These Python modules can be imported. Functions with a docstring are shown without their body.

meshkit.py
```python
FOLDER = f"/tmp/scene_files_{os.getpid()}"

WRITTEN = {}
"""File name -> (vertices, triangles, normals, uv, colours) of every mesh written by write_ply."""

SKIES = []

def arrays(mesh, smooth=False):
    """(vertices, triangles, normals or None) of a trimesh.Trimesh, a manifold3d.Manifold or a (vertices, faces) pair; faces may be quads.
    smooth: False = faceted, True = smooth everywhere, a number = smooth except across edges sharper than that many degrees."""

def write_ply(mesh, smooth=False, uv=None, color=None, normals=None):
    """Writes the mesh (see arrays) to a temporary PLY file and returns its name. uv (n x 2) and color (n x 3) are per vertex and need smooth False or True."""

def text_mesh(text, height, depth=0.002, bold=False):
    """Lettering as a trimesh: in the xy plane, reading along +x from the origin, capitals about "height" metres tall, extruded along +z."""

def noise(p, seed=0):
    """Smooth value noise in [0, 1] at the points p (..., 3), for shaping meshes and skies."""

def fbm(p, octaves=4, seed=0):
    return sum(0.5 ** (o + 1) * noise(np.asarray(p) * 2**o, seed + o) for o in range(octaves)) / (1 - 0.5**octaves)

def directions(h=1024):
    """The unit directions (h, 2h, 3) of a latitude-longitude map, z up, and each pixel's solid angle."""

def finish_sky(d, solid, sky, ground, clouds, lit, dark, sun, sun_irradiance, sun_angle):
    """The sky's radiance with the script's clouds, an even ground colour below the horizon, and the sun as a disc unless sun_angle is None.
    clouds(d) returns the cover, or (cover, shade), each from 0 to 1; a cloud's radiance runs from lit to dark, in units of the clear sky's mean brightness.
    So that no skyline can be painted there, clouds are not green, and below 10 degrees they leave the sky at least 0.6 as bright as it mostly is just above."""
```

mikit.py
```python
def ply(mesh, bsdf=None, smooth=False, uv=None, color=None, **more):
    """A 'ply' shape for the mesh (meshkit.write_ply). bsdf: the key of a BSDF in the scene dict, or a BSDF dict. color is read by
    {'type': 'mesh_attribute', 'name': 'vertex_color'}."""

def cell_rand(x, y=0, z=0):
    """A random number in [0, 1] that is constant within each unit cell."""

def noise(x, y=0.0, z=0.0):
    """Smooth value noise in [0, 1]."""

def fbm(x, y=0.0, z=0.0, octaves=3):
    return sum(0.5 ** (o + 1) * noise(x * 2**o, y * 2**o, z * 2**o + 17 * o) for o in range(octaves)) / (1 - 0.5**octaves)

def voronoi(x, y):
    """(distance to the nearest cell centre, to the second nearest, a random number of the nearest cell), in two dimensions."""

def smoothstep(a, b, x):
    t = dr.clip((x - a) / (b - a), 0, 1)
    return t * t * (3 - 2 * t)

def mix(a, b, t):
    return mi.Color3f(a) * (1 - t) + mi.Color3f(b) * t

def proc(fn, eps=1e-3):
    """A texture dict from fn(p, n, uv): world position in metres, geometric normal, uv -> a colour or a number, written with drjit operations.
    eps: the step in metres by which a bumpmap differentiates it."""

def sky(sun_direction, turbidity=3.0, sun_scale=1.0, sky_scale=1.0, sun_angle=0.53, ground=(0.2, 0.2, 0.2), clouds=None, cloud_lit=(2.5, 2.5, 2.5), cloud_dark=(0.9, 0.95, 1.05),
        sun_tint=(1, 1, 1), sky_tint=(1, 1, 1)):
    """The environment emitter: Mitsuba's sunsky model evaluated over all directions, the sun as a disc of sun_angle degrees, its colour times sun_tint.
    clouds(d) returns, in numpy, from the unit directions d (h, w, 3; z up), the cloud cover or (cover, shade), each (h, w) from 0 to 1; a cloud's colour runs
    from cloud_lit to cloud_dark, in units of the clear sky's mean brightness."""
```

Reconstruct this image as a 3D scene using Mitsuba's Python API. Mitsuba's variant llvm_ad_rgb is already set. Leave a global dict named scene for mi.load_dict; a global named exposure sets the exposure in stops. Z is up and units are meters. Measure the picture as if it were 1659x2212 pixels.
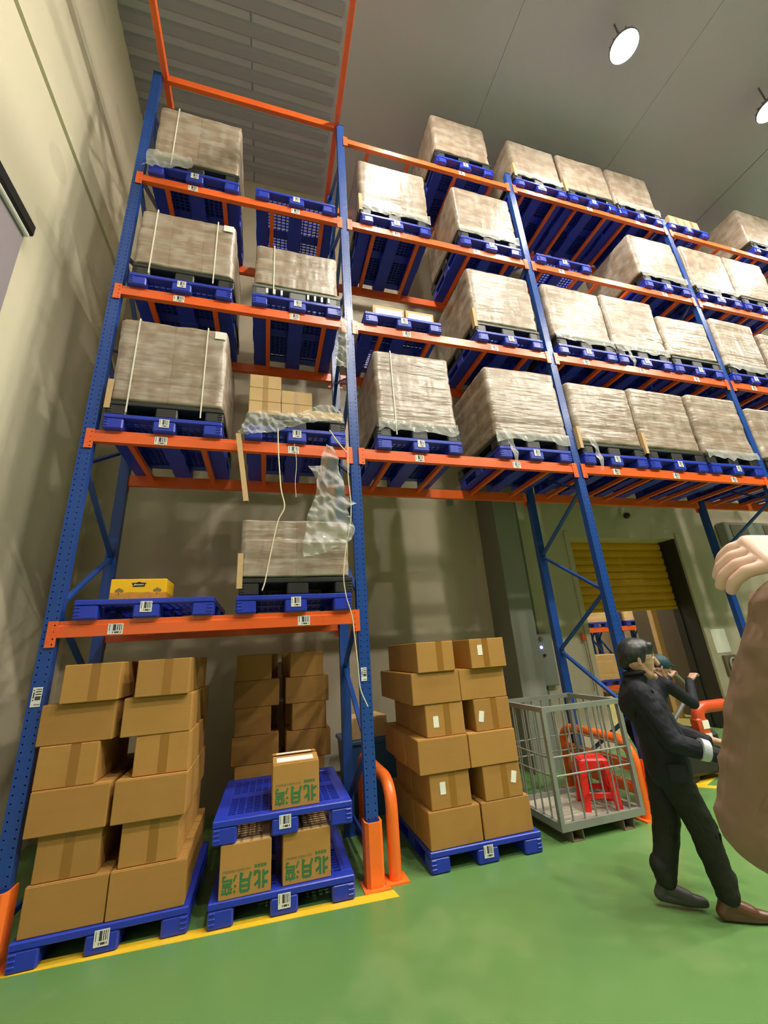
import math, random
import numpy as np, trimesh, manifold3d as m3
import mitsuba as mi, drjit as dr
import mikit, meshkit
from mikit import noise, fbm, cell_rand, smoothstep, mix
from shapely.geometry import Polygon, LineString, box as sbox, Point
from shapely.ops import unary_union

rng = random.Random(11)
T = mi.ScalarTransform4f
scene, labels = {}, {}

# ------------------------------------------------------------------ camera, light, exposure
CAM = np.array([1.57675, -3.73319, 1.68243])
FWD = np.array([0.273126, 0.906191, 0.322832])
DOWN = np.array([0.027378, 0.328134, -0.944234])
scene['camera'] = {'type': 'perspective', 'fov_axis': 'x', 'fov': 2 * math.degrees(math.atan(829.5 / 876.516)),
                   'near_clip': 0.05, 'far_clip': 200.0,
                   'to_world': T().look_at(origin=CAM.tolist(), target=(CAM + FWD).tolist(), up=(-DOWN).tolist())}
exposure = 0.08
LAMP_Z = 10.25
LAMP_POWER = 430.0
BACK_POWER = 690.0
LAMP_TINT = (1.0, 0.935, 0.80)
LAMPS = [(x, -1.4) for x in (3.55, 6.66, 9.9, 13.1, 16.3)] + [(x, y) for y in (-4.6, -7.8) for x in (3.55, 6.66, 9.9, 13.1)]

# ------------------------------------------------------------------ materials
def rgb(c): return {'type': 'rgb', 'value': list(c)}
def hexc(h):
    v = [int(h[i:i + 2], 16) / 255 for i in (0, 2, 4)]
    return tuple(x / 12.92 if x < .04045 else ((x + .055) / 1.055) ** 2.4 for x in v)
def mat(name, color, rough=.5, spec=.5, metallic=0., coat=0., coat_gloss=.9, sheen=0., bump=None, scale=1., eps=2e-3):
    b = {'type': 'principled', 'base_color': mikit.proc(color) if callable(color) else rgb(color),
         'roughness': rough, 'specular': spec, 'metallic': metallic}
    if coat: b |= {'clearcoat': coat, 'clearcoat_gloss': coat_gloss}
    if sheen: b |= {'sheen': sheen}
    if bump: b = {'type': 'bumpmap', 'tex': mikit.proc(bump, eps=eps), 'scale': scale, 'bsdf': b}
    scene[name] = {'type': 'twosided', 'bsdf': b}

def c_wall(p, n, uv):
    a = fbm(p.x * .7, p.y * .7, p.z * .5, 3)
    s = smoothstep(.74, .8, noise(p.x * 2.3 + 9, p.y * 2.3, p.z * 2.3))
    return mix(mix((.67, .61, .455), (.73, .67, .51), a), (.52, .46, .32), s * .35)
mat('m_wall', c_wall, .38, .5)
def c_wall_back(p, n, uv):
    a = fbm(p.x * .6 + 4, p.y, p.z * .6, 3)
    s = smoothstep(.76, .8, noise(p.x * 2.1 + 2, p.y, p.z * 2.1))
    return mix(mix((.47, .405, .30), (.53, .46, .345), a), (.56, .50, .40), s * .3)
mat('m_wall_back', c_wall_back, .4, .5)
mat('m_wall_far', (.045, .045, .045), .5)
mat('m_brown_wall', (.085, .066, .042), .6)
mat('m_wall_dark', (.16, .165, .14), .5)
mat('m_column', (.24, .25, .215), .45)
mat('m_ceiling', lambda p, n, uv: mix((.45, .43, .54), (.50, .48, .60), fbm(p.x * .5, p.y * .5, 0.0, 2)), .6)
mat('m_rib', (.33, .315, .40), .6)
def c_floor(p, n, uv):
    a = fbm(p.x * .9, p.y * .9, 3.0, 4)
    b = smoothstep(.55, .8, fbm(p.x * 3.1, p.y * 3.1, 7.0, 3))
    return mix(mix((.086, .195, .058), (.132, .255, .082), a), (.165, .262, .10), b * .5)
mat('m_floor', c_floor, .32, .5, bump=lambda p, n, uv: fbm(p.x * 9, p.y * 9, 0.0, 2), scale=.0012)
mat('m_floor_far', (.50, .47, .17), .4)
mat('m_yellow_paint', lambda p, n, uv: mix((.80, .50, .02), (.66, .43, .03), fbm(p.x * 5, p.y * 5, 1.0, 3)), .45)
mat('m_orange', lambda p, n, uv: mix((.80, .125, .018), (.70, .10, .015), fbm(p.x * 3, p.y * 3, p.z * 3, 2)), .3, .5, coat=.6)
mat('m_guard', (.86, .16, .02), .32, .5, coat=.5)
mat('m_blue', lambda p, n, uv: mix((.010, .050, .24), (.014, .062, .29), fbm(p.x * 4, p.y * 4, p.z * 2, 2)), .3, .35, coat=.5)
mat('m_pallet', lambda p, n, uv: mix((.014, .030, .36), (.020, .046, .46), fbm(p.x * 6, p.y * 6, p.z * 6, 3)), .33, .5)
mat('m_black_pallet', (.020, .021, .020), .42)
mat('m_grey_pallet', (.12, .12, .115), .45)
def kraft(c0, c1):
    def f(p, n, uv):
        a = fbm(p.x * 7, p.y * 7, p.z * 3, 3)
        l = noise(p.x * 3, p.y * 3, p.z * 90)
        return mix(c0, c1, a * .8 + l * .2)
    return f
mat('m_kraft', kraft((.37, .19, .048), (.43, .23, .062)), .7, .3)
mat('m_kraft_b', kraft((.33, .168, .042), (.39, .207, .056)), .7, .3)
mat('m_kraft_pale', kraft((.52, .35, .165), (.60, .42, .21)), .7, .3)
mat('m_tape', (.29, .135, .026), .28, .5)
mat('m_tape_clear', (.40, .25, .10), .2, .6)
mat('m_white', (.74, .73, .68), .5)
mat('m_paper', (.80, .78, .70), .6)
mat('m_board', (.50, .34, .17), .7)
mat('m_steel', lambda p, n, uv: mix((.23, .24, .22), (.32, .33, .305), fbm(p.x * 8, p.y * 8, p.z * 4, 3)), .42, .5, metallic=.35)
mat('m_sheet', lambda p, n, uv: mix((.24, .22, .18), (.42, .39, .32), fbm(p.x * 4, p.y * 4, 1.0, 3)), .55)
mat('m_rust', (.16, .13, .085), .6)
mat('m_red', (.72, .02, .018), .3, .5, coat=.3)
mat('m_ink', (.035, .15, .05), .6)
mat('m_ink_faint', (.19, .15, .05), .7)
mat('m_black', (.016, .016, .018), .5)
mat('m_shutter', lambda p, n, uv: mix((.56, .27, .005), (.64, .32, .008), fbm(p.x * .8, p.z * 6, 0.0, 2)), .5)
mat('m_lavender', (.30, .26, .29), .45)
mat('m_dark_metal', (.05, .05, .045), .3, .5, metallic=.6)
mat('m_strap', (.70, .66, .55), .4)
mat('m_cord', (.66, .60, .43), .4)
mat('m_lamp_body', (.12, .12, .12), .4, metallic=.5)
mat('m_bin', (.03, .10, .24), .4)
mat('m_truck', (.62, .075, .02), .3, coat=.4)
mat('m_grey', (.20, .20, .19), .4)
def c_wrap(p, n, uv):
    # uv counts cartons across and layers up
    cu, cv = dr.floor(uv.x), dr.floor(uv.y)
    fu, fv = uv.x - cu, uv.y - cv
    edge = dr.minimum(dr.minimum(fu, 1 - fu) * 8, dr.minimum(fv, 1 - fv) * 6)
    tone = cell_rand(cu, cv, 2.0)
    carton = mix((.22, .158, .112), (.30, .228, .168), tone * .55 + .45 * noise(p.x * 7, p.y * 7, p.z * 7))
    carton = mix((.185, .136, .10), carton, smoothstep(.0, .16, edge))
    haze = fbm(p.x * 7.5 + 5, p.y * 7.5, p.z * 11, 3)
    streak = noise(p.x * 17, p.y * 17 + 3, p.z * 2.6)
    ply_ = noise(p.x * 1.3, p.y * 1.3, p.z * 46)
    w = smoothstep(.34, .72, haze * .58 + streak * .28 + ply_ * .14)
    return mix(carton, (.44, .40, .35), w * .6)
def b_wrap(p, n, uv):
    return fbm(p.x * 6, p.y * 6, p.z * 34, 2) * .55 + noise(p.x * 26, p.y * 26, p.z * 5) * .45
mat('m_wrap', c_wrap, .3, .55, coat=.45, coat_gloss=.86, bump=b_wrap, scale=.008)
scene['m_film'] = {'type': 'blendbsdf', 'weight': .3, 'a': {'type': 'thindielectric', 'int_ior': 1.5},
                   'b': {'type': 'twosided', 'bsdf': {'type': 'principled', 'base_color': rgb((.86, .86, .84)), 'roughness': .12, 'specular': .9}}}
def c_code(p, n, uv):
    u, v = uv.x, uv.y
    ins = (u > .09) & (u < .91) & (v > .34) & (v < .93)
    bar = cell_rand(dr.floor(u * 15), dr.floor(v * 1.0), 3.0) > .48
    txt = (u > .12) & (u < .88) & (v > .10) & (v < .25) & (cell_rand(dr.floor(u * 16), 2.0, 5.0) > .35)
    return dr.select((ins & bar) | txt, mi.Color3f(.05, .05, .05), mi.Color3f(.66, .66, .62))
mat('m_code', c_code, .5)
mat('m_code_v', lambda p, n, uv: c_code(p, n, mi.Point2f(uv.y, uv.x)), .5)
def c_fruitbox(p, n, uv):
    v, u = uv.y, uv.x
    hill = .40 + .03 * noise(u * 9, 1.0, 2.0)
    land = mix((.62, .27, .03), (.42, .20, .03), fbm(u * 14, v * 8, 0.0, 3))
    yel = mix((.86, .50, .005), (.80, .45, .005), noise(u * 4, v * 3, 4.0))
    return mix(land, yel, smoothstep(hill - .01, hill + .02, v))
mat('m_fruitbox', c_fruitbox, .45)
# people
mat('m_skin', lambda p, n, uv: mix((.44, .25, .17), (.52, .31, .22), fbm(p.x * 20, p.y * 20, p.z * 20, 2)), .5, .4)
mat('m_hand_pale', (.72, .50, .42), .5, .4)
mat('m_hair', lambda p, n, uv: mix((.008, .008, .010), (.035, .04, .045), noise(p.x * 90, p.y * 90, p.z * 25)), .4, .5)
mat('m_jacket', lambda p, n, uv: mix((.010, .011, .016), (.018, .020, .029), fbm(p.x * 9, p.y * 9, p.z * 9, 3)), .7, .25,
    bump=lambda p, n, uv: fbm(p.x * 14, p.y * 14, p.z * 9, 3), scale=.02)
mat('m_trousers', lambda p, n, uv: mix((.009, .010, .008), (.018, .020, .014), fbm(p.x * 9, p.y * 9, p.z * 9, 3)), .7, .3,
    bump=lambda p, n, uv: fbm(p.x * 12, p.y * 12, p.z * 8, 3), scale=.02)
mat('m_shoe_brown', (.085, .034, .016), .3, .5, coat=.4)
mat('m_shoe_grey', (.035, .038, .034), .5)
mat('m_reflect', (.42, .45, .50), .25, .7)
mat('m_sleeve', lambda p, n, uv: mix((.20, .135, .085), (.25, .165, .115), fbm(p.x * 12, p.y * 12, p.z * 12, 3)), .8, .3, sheen=.3,
    bump=lambda p, n, uv: fbm(p.x * 22, p.y * 22, p.z * 16, 3), scale=.02)
mat('m_cap', (.012, .05, .065), .6)

# ------------------------------------------------------------------ helpers
_used = {}
def numbered(name):
    k = _used.get(name, -1) + 1
    _used[name] = k
    return name if k == 0 else f'{name}_{k:03d}'
def thing(name, label, cat, group=None):
    key = numbered(name)
    labels[key] = {'label': label, 'category': cat}
    if group: labels[key]['group'] = group
    return key
def tag(key, label, cat, group=None):
    labels[key] = {'label': label, 'category': cat}
    if group: labels[key]['group'] = group
_cache = {}
def ent(parent, name, mesh, bsdf, M=None, smooth=False, uv=None, label=None, kind=None, cache=None):
    key = numbered(parent + '__' + name if parent else name)
    if cache is not None and (cache, bsdf) in _cache:
        d = _cache[(cache, bsdf)]
    else:
        d = mikit.ply(mesh() if callable(mesh) else mesh, bsdf, smooth=smooth, uv=uv)
        if cache is not None: _cache[(cache, bsdf)] = d
    d = dict(d)
    if M is not None: d['to_world'] = T(np.asarray(M, float))
    scene[key] = d
    if label or kind:
        labels.setdefault(key, {})
        if label: labels[key]['label'] = label
        if kind: labels[key]['kind'] = kind
    return key
def struct(name, mesh, bsdf, parent=None, **k):
    key = ent(parent, name, mesh, bsdf, **k)
    if parent is None: labels[key] = {'kind': 'structure'}
    return key
def mov(x=0, y=0, z=0, rz=0, rx=0, ry=0, s=1):
    a = trimesh.transformations
    return a.translation_matrix([x, y, z]) @ a.rotation_matrix(rz, [0, 0, 1]) @ a.rotation_matrix(ry, [0, 1, 0]) @ a.rotation_matrix(rx, [1, 0, 0]) @ np.diag([s, s, s, 1.])
def bx(x0, x1, y0, y1, z0, z1):
    b = trimesh.creation.box((x1 - x0, y1 - y0, z1 - z0))
    b.apply_translation(((x0 + x1) / 2, (y0 + y1) / 2, (z0 + z1) / 2))
    return b
def cbx(x0, x1, y0, y1, z0, z1, c=.006):
    """chamfered box"""
    pts = []
    for sx in (0, 1):
        for sy in (0, 1):
            for sz in (0, 1):
                P = [(x0, x1)[sx], (y0, y1)[sy], (z0, z1)[sz]]
                S = [1 - 2 * sx, 1 - 2 * sy, 1 - 2 * sz]
                for k in range(3):
                    q = [P[i] + S[i] * c if i != k else P[i] for i in range(3)]
                    pts.append(q)
    return trimesh.convex.convex_hull(np.array(pts))
def join(*ms): return trimesh.util.concatenate([m for m in ms])
def bar(a, b, w, h=None, up=(0, 0, 1)):
    """rectangular bar from a to b"""
    a, b = np.array(a, float), np.array(b, float)
    h = h or w
    d = b - a; L = np.linalg.norm(d); d /= L
    s = np.cross(d, up)
    if np.linalg.norm(s) < 1e-6: s = np.cross(d, (1, 0, 0))
    s /= np.linalg.norm(s); u = np.cross(s, d)
    M = np.eye(4); M[:3, 0] = s; M[:3, 1] = u; M[:3, 2] = d; M[:3, 3] = (a + b) / 2
    m = trimesh.creation.box((w, h, L)); m.apply_transform(M)
    return m
def tube(pts, r, n=10):
    p = np.array(pts, float)
    t = np.gradient(p, axis=0); t /= np.linalg.norm(t, axis=1)[:, None]
    ref = np.array([0.3, 0.9, 0.2]); a = np.cross(t, ref); a /= np.linalg.norm(a, axis=1)[:, None]
    b = np.cross(t, a); an = np.arange(n) * 2 * np.pi / n
    r = np.broadcast_to(r, len(p))
    v = p[:, None] + r[:, None, None] * (np.cos(an)[None, :, None] * a[:, None] + np.sin(an)[None, :, None] * b[:, None])
    v = v.reshape(-1, 3); f = []
    for i in range(len(p) - 1):
        for j in range(n):
            q = [i * n + j, i * n + (j + 1) % n, (i + 1) * n + (j + 1) % n, (i + 1) * n + j]
            f += [[q[0], q[2], q[1]], [q[0], q[3], q[2]]]
    c0, c1 = len(v), len(v) + 1
    v = np.vstack([v, p[0], p[-1]])
    for j in range(n):
        f += [[c0, j, (j + 1) % n], [c1, (len(p) - 1) * n + (j + 1) % n, (len(p) - 1) * n + j]]
    m = trimesh.Trimesh(v, f, process=False)
    return m
def arc(pts, rad=.12, k=6):
    """polyline with rounded corners"""
    p = [np.array(q, float) for q in pts]; out = [p[0]]
    for i in range(1, len(p) - 1):
        a = p[i - 1] - p[i]; b = p[i + 1] - p[i]
        r = min(rad, np.linalg.norm(a) * .48, np.linalg.norm(b) * .48)
        A = p[i] + a / np.linalg.norm(a) * r; B = p[i] + b / np.linalg.norm(b) * r
        for t in np.linspace(0, 1, k):
            out.append((1 - t) ** 2 * A + 2 * t * (1 - t) * p[i] + t * t * B)
    out.append(p[-1]); return np.array(out)
def prism_x(poly, x0, x1):
    """(y,z) polygon swept along x"""
    m = trimesh.creation.extrude_polygon(Polygon(poly), x1 - x0, engine='earcut')
    M = np.eye(4); M[:3, :3] = np.array([[0, 0, 1], [1, 0, 0], [0, 1, 0]]); M[0, 3] = x0
    m.apply_transform(M); return m
def prism_y(poly, y0, y1):
    """(x,z) polygon swept along y (front face at y0)"""
    m = trimesh.creation.extrude_polygon(poly if not isinstance(poly, list) else Polygon(poly), y1 - y0, engine='earcut')
    M = np.eye(4); M[:3, :3] = np.array([[1, 0, 0], [0, 0, -1], [0, 1, 0]]); M[1, 3] = y1
    m.apply_transform(M); return m
def prism_z(poly, z0, z1):
    m = trimesh.creation.extrude_polygon(poly if not isinstance(poly, list) else Polygon(poly), z1 - z0, engine='earcut')
    m.apply_translation((0, 0, z0)); return m
def plate_uv(w, h, d=.002):
    m = bx(-w / 2, w / 2, -d, 0, -h / 2, h / 2)
    v = np.array(m.vertices)
    return m, np.stack([v[:, 0] / w + .5, v[:, 2] / h + .5], 1)
def code_label(parent, x, y, z, w=.09, h=.09, rz=0., name='barcode_label', m_='m_code'):
    m, uv = plate_uv(w, h)
    return ent(parent, name, m, m_, mov(x, y, z, rz), uv=uv, cache=('code', w, h), label='white barcode label')
def sheet(L, R, y0, n=26, m=14, amp=.03, seed=0, freq=7., yfn=None):
    """crumpled film between two polylines given in (x,z), at depth y0"""
    L, R = np.array(L, float), np.array(R, float)
    def res(P):
        s = np.r_[0, np.cumsum(np.linalg.norm(np.diff(P, axis=0), axis=1))]; t = np.linspace(0, s[-1], n)
        return np.stack([np.interp(t, s, P[:, 0]), np.interp(t, s, P[:, 1])], 1)
    A, B = res(L), res(R)
    u = np.linspace(0, 1, m)
    g = A[:, None] * (1 - u)[None, :, None] + B[:, None] * u[None, :, None]
    x, z = g[..., 0], g[..., 1]
    q = np.stack([x * freq, 0 * x + seed, z * freq], -1)
    d = meshkit.fbm(q, 4, seed) - .5
    fold = np.abs(((x * 9 + z * 5 + meshkit.noise(q * .4, seed) * 3) % 1) - .5) - .25
    cr = np.abs(meshkit.noise(q * 1.7 + 31, seed + 8) - .5) + np.abs(meshkit.noise(q * .9 + 5, seed + 9) - .5)
    y = y0 + d * amp * 1.6 + fold * amp * .8 - cr * amp * 1.8
    if yfn is not None: y = y + yfn(x, z)
    x = x + (meshkit.noise(q + 7, seed + 3) - .5) * amp * .5; z = z + (meshkit.noise(q + 17, seed + 5) - .5) * amp * .5
    v = np.stack([x, y, z], -1).reshape(-1, 3); f = []
    for i in range(n - 1):
        for j in range(m - 1):
            a = i * m + j; f += [[a, a + 1, a + m + 1], [a, a + m + 1, a + m]]
    return trimesh.Trimesh(v, f, process=False)

# ------------------------------------------------------------------ the room
XL, YB, ZC, XR, YF = -.75, 2.25, 10.9, 26.0, -18.0
struct('floor', bx(XL - .2, XR, YF, YB + .45, -.2, 0), 'm_floor')
struct('wall_left', bx(XL - .2, XL - .02, YF, YB, 0, ZC), 'm_wall')
z0 = 0.
for i, (a, b) in enumerate(((0, 7.44), (7.47, ZC))):
    struct('panel', bx(XL - .03, XL, YF, YB, a, b), 'm_wall', 'wall_left')
struct('cover_strip', prism_y([(XL, 7.41), (XL + .03, 7.425), (XL + .03, 7.515), (XL, 7.53)], YF, YB), 'm_wall', 'wall_left')
# door panel on the left wall
dk = struct('door_1', bx(XL, XL + .05, -3.4, -.24, 0, 5.62), 'm_lavender')
struct('track', cbx(XL, XL + .11, -3.6, -.20, 5.6, 5.74, .02), 'm_dark_metal', dk)
struct('seal', tube([(XL + .07, y, 5.58) for y in (-3.4, -1.7, -.24)], .022, 8), 'm_white', dk)
# back wall with the dock opening
DX0, DX1, DZ = 6.86, 9.41, 3.425
YT = YB + .45
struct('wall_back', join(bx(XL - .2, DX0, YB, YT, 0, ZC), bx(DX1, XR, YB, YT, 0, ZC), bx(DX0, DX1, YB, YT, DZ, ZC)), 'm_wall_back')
struct('trim_1', cbx(DX0 - .1, DX0, YB - .03, YB + .01, 0, DZ + .1, .006), 'm_wall_back')
struct('trim_2', cbx(DX1, DX1 + .1, YB - .03, YB + .01, 0, DZ + .1, .006), 'm_wall_back')
struct('trim_3', cbx(DX1 - .03, DX1 + .002, YB + .02, YT, 0, DZ, .004), 'm_black')
struct('wall_right', bx(XR, XR + .2, YF, YB, 0, ZC), 'm_wall_far')
struct('wall_front', bx(XL, XR, YF - .2, YF, 0, ZC), 'm_wall_far')
# column against the back wall
struct('column', join(bx(5.07, 5.47, 1.74, YB, 0, ZC)), 'm_column')
struct('cladding', bx(5.065, 5.075, 1.735, YB, 0, ZC), 'm_wall_dark', 'column')
struct('recess_panel', bx(5.47, 5.86, YB - .02, YB, 0, ZC), 'm_wall_dark', 'wall_back')
# ceiling
struct('ceiling', bx(XL, XR, YF, YT, ZC, ZC + .2), 'm_ceiling')
x = 1.12
xs_ = [XL, 1.11, 5.1, 8.15, 11.2, 14.25, 17.3, XR]
for a, b in zip(xs_[:-1], xs_[1:]):
    struct('panel', bx(a + (.003 if a < 0 or 5 < a < 9 else .012), b - (.003 if 5 < b < 9 else .012), YF, YT, ZC - .03, ZC), 'm_ceiling', 'ceiling')
for i in range(14):
    y = -1.6 + i * .275
    if y < 2.2:
        struct('rib', prism_x([(y - .09, ZC - .03), (y - .055, ZC - .085), (y + .055, ZC - .085), (y + .09, ZC - .03)], XL, 2.45), 'm_rib', 'ceiling')
# roller shutter in the opening
sh = thing('dock_shutter', 'yellow horizontal-slatted dock shutter, half raised in the doorway', 'shutter')
zz = 2.13
for i in range(10):
    h = .142
    ent(sh, 'slat', prism_x([(YB + .36, zz), (YB + .335, zz + .02), (YB + .325, zz + h * .5), (YB + .335, zz + h - .02), (YB + .36, zz + h - .002), (YB + .37, zz + h - .002), (YB + .37, zz)], DX0, DX1), 'm_shutter')
    zz += h
ent(sh, 'bottom_rail', cbx(DX0, DX1, YB + .32, YB + .38, 2.09, 2.14, .01), 'm_shutter')
ent(sh, 'guide', bx(DX1 - .05, DX1, YB + .30, YB + .44, 0, DZ), 'm_black')
# room beyond the opening
struct('floor_beyond', bx(5.5, 15.5, YT, 11, -.2, -.0), 'm_floor_far')
struct('wall_beyond_back', bx(5.5, 15.5, 11, 11.2, 0, 5), 'm_wall')
struct('wall_beyond_left', bx(5.3, 5.5, YT, 11, 0, 5), 'm_wall')
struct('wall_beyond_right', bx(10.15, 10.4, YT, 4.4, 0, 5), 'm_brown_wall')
struct('wall_beyond_side', bx(15.5, 15.7, YT, 11, 0, 5), 'm_wall')
struct('ceiling_beyond', bx(5.3, 15.7, YT, 11.2, 5, 5.2), 'm_ceiling')
tag(ent(None, 'door_post', cbx(9.72, 9.86, 3.5, 3.62, 0, 3.4, .01), 'm_kraft_pale'), 'pale upright post just beyond the dock doorway', 'post')

# ------------------------------------------------------------------ lamps
def lamp(x, y, z, label, group=None, zc=ZC, power=LAMP_POWER):
    k = thing('high_bay_lamp', label, 'lamp', group)
    ent(k, 'rod', lambda: tube([(0, 0, .16), (0, 0, zc - z - .034)], .012, 8), 'm_lamp_body', mov(x, y, z), cache=('rod', round(zc - z, 3)))
    def body():
        m = trimesh.creation.revolve(np.array([(0, .0), (.2, .0), (.21, .02), (.2, .05), (.12, .07), (.1, .17), (0, .18)]), sections=28)
        fins = [bar((.1 * math.cos(a), .1 * math.sin(a), .115), (.18 * math.cos(a), .18 * math.sin(a), .085), .006, .06) for a in np.arange(12) * math.pi / 6]
        return join(m, *fins)
    ent(k, 'housing', body, 'm_lamp_body', mov(x, y, z), smooth=30, cache='lampbody')
    t = np.linspace(0, math.pi / 2, 6)
    prof = np.stack([.2 * np.sin(t), -.018 * np.cos(t) - .002], 1)
    g = trimesh.creation.revolve(prof, sections=24); g.apply_translation((x, y, z))
    if g.face_normals[:, 2].mean() > 0: g.invert()
    key = ent(k, 'lens', g, 'm_white')
    scene[key]['emitter'] = {'type': 'area', 'radiance': rgb([power * c for c in LAMP_TINT])}
    return k
names = ['bright high-bay lamp above the second rack bay', 'bright high-bay lamp hanging above the third rack bay', 'high-bay lamp at the right edge above the rack']
for i, (x, y) in enumerate(LAMPS):
    if y > -3:
        lamp(x, y, LAMP_Z, names[i] if i < 3 else ['','','','high-bay lamp along the aisle, fourth from the left wall','high-bay lamp at the far right end of the aisle'][i])
    else:
        lamp(x, y, LAMP_Z, f'high-bay lamp behind the camera, {"nearer" if y > -6 else "farther"} row, {["first", "second", "third", "fourth"][(i - 5) % 4]} from the left wall', 'lamps behind the camera', power=BACK_POWER)
for x, y in ((8.5, 5.2), (12.5, 6.0)):
    lamp(x, y, 4.5, f'lamp beyond the dock doorway, {"nearer" if x < 9 else "farther from"} the door', 'lamps beyond the doorway', 5.0, 260.)

# ------------------------------------------------------------------ floor markings
ln = thing('floor_line', 'yellow painted line on the green floor along the rack front', 'floor marking')
ent(ln, 'stripe', prism_z([(-.7, .10), (-.7, -.0), (2.56, -.2), (2.545, -.1)], .0, .002), 'm_yellow_paint')
yl = LineString([(6.95, .75), (6.35, .5), (6.55, .33), (7.6, .1), (8.6, .1)]).buffer(.05)
tag(ent(None, 'floor_marking', prism_z(yl, .0, .002), 'm_yellow_paint'), 'yellow bent floor stripe beside the walking man', 'floor marking')

# ------------------------------------------------------------------ the pallet rack
rack = thing('pallet_rack', 'tall pallet rack with blue uprights and orange beams', 'pallet rack')
UX = [.012, 2.433, 5.258, 8.61, 11.96]
LV = [2.055, 3.723, 5.417, 7.120, 8.812]
TOPZ = 9.08
DEP = 1.06
def post_mesh():
    W, D, H = .1, .07, TOPZ
    face = sbox(-W / 2, 0, W / 2, H)
    holes = unary_union([Point(s * .03, z).buffer(.0055, 2) for s in (-1, 1) for z in np.arange(.08, H - .05, .05)])
    front = prism_y(face.difference(holes), 0, .003)
    return join(front, bx(-W / 2, -W / 2 + .003, .003, D, 0, H), bx(W / 2 - .003, W / 2, .003, D, 0, H), bx(-W / 2, W / 2, D - .004, D, 0, H))
def brace_zs():
    zs = [.30]
    while zs[-1] + .62 < TOPZ: zs.append(zs[-1] + .62)
    return zs
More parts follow.
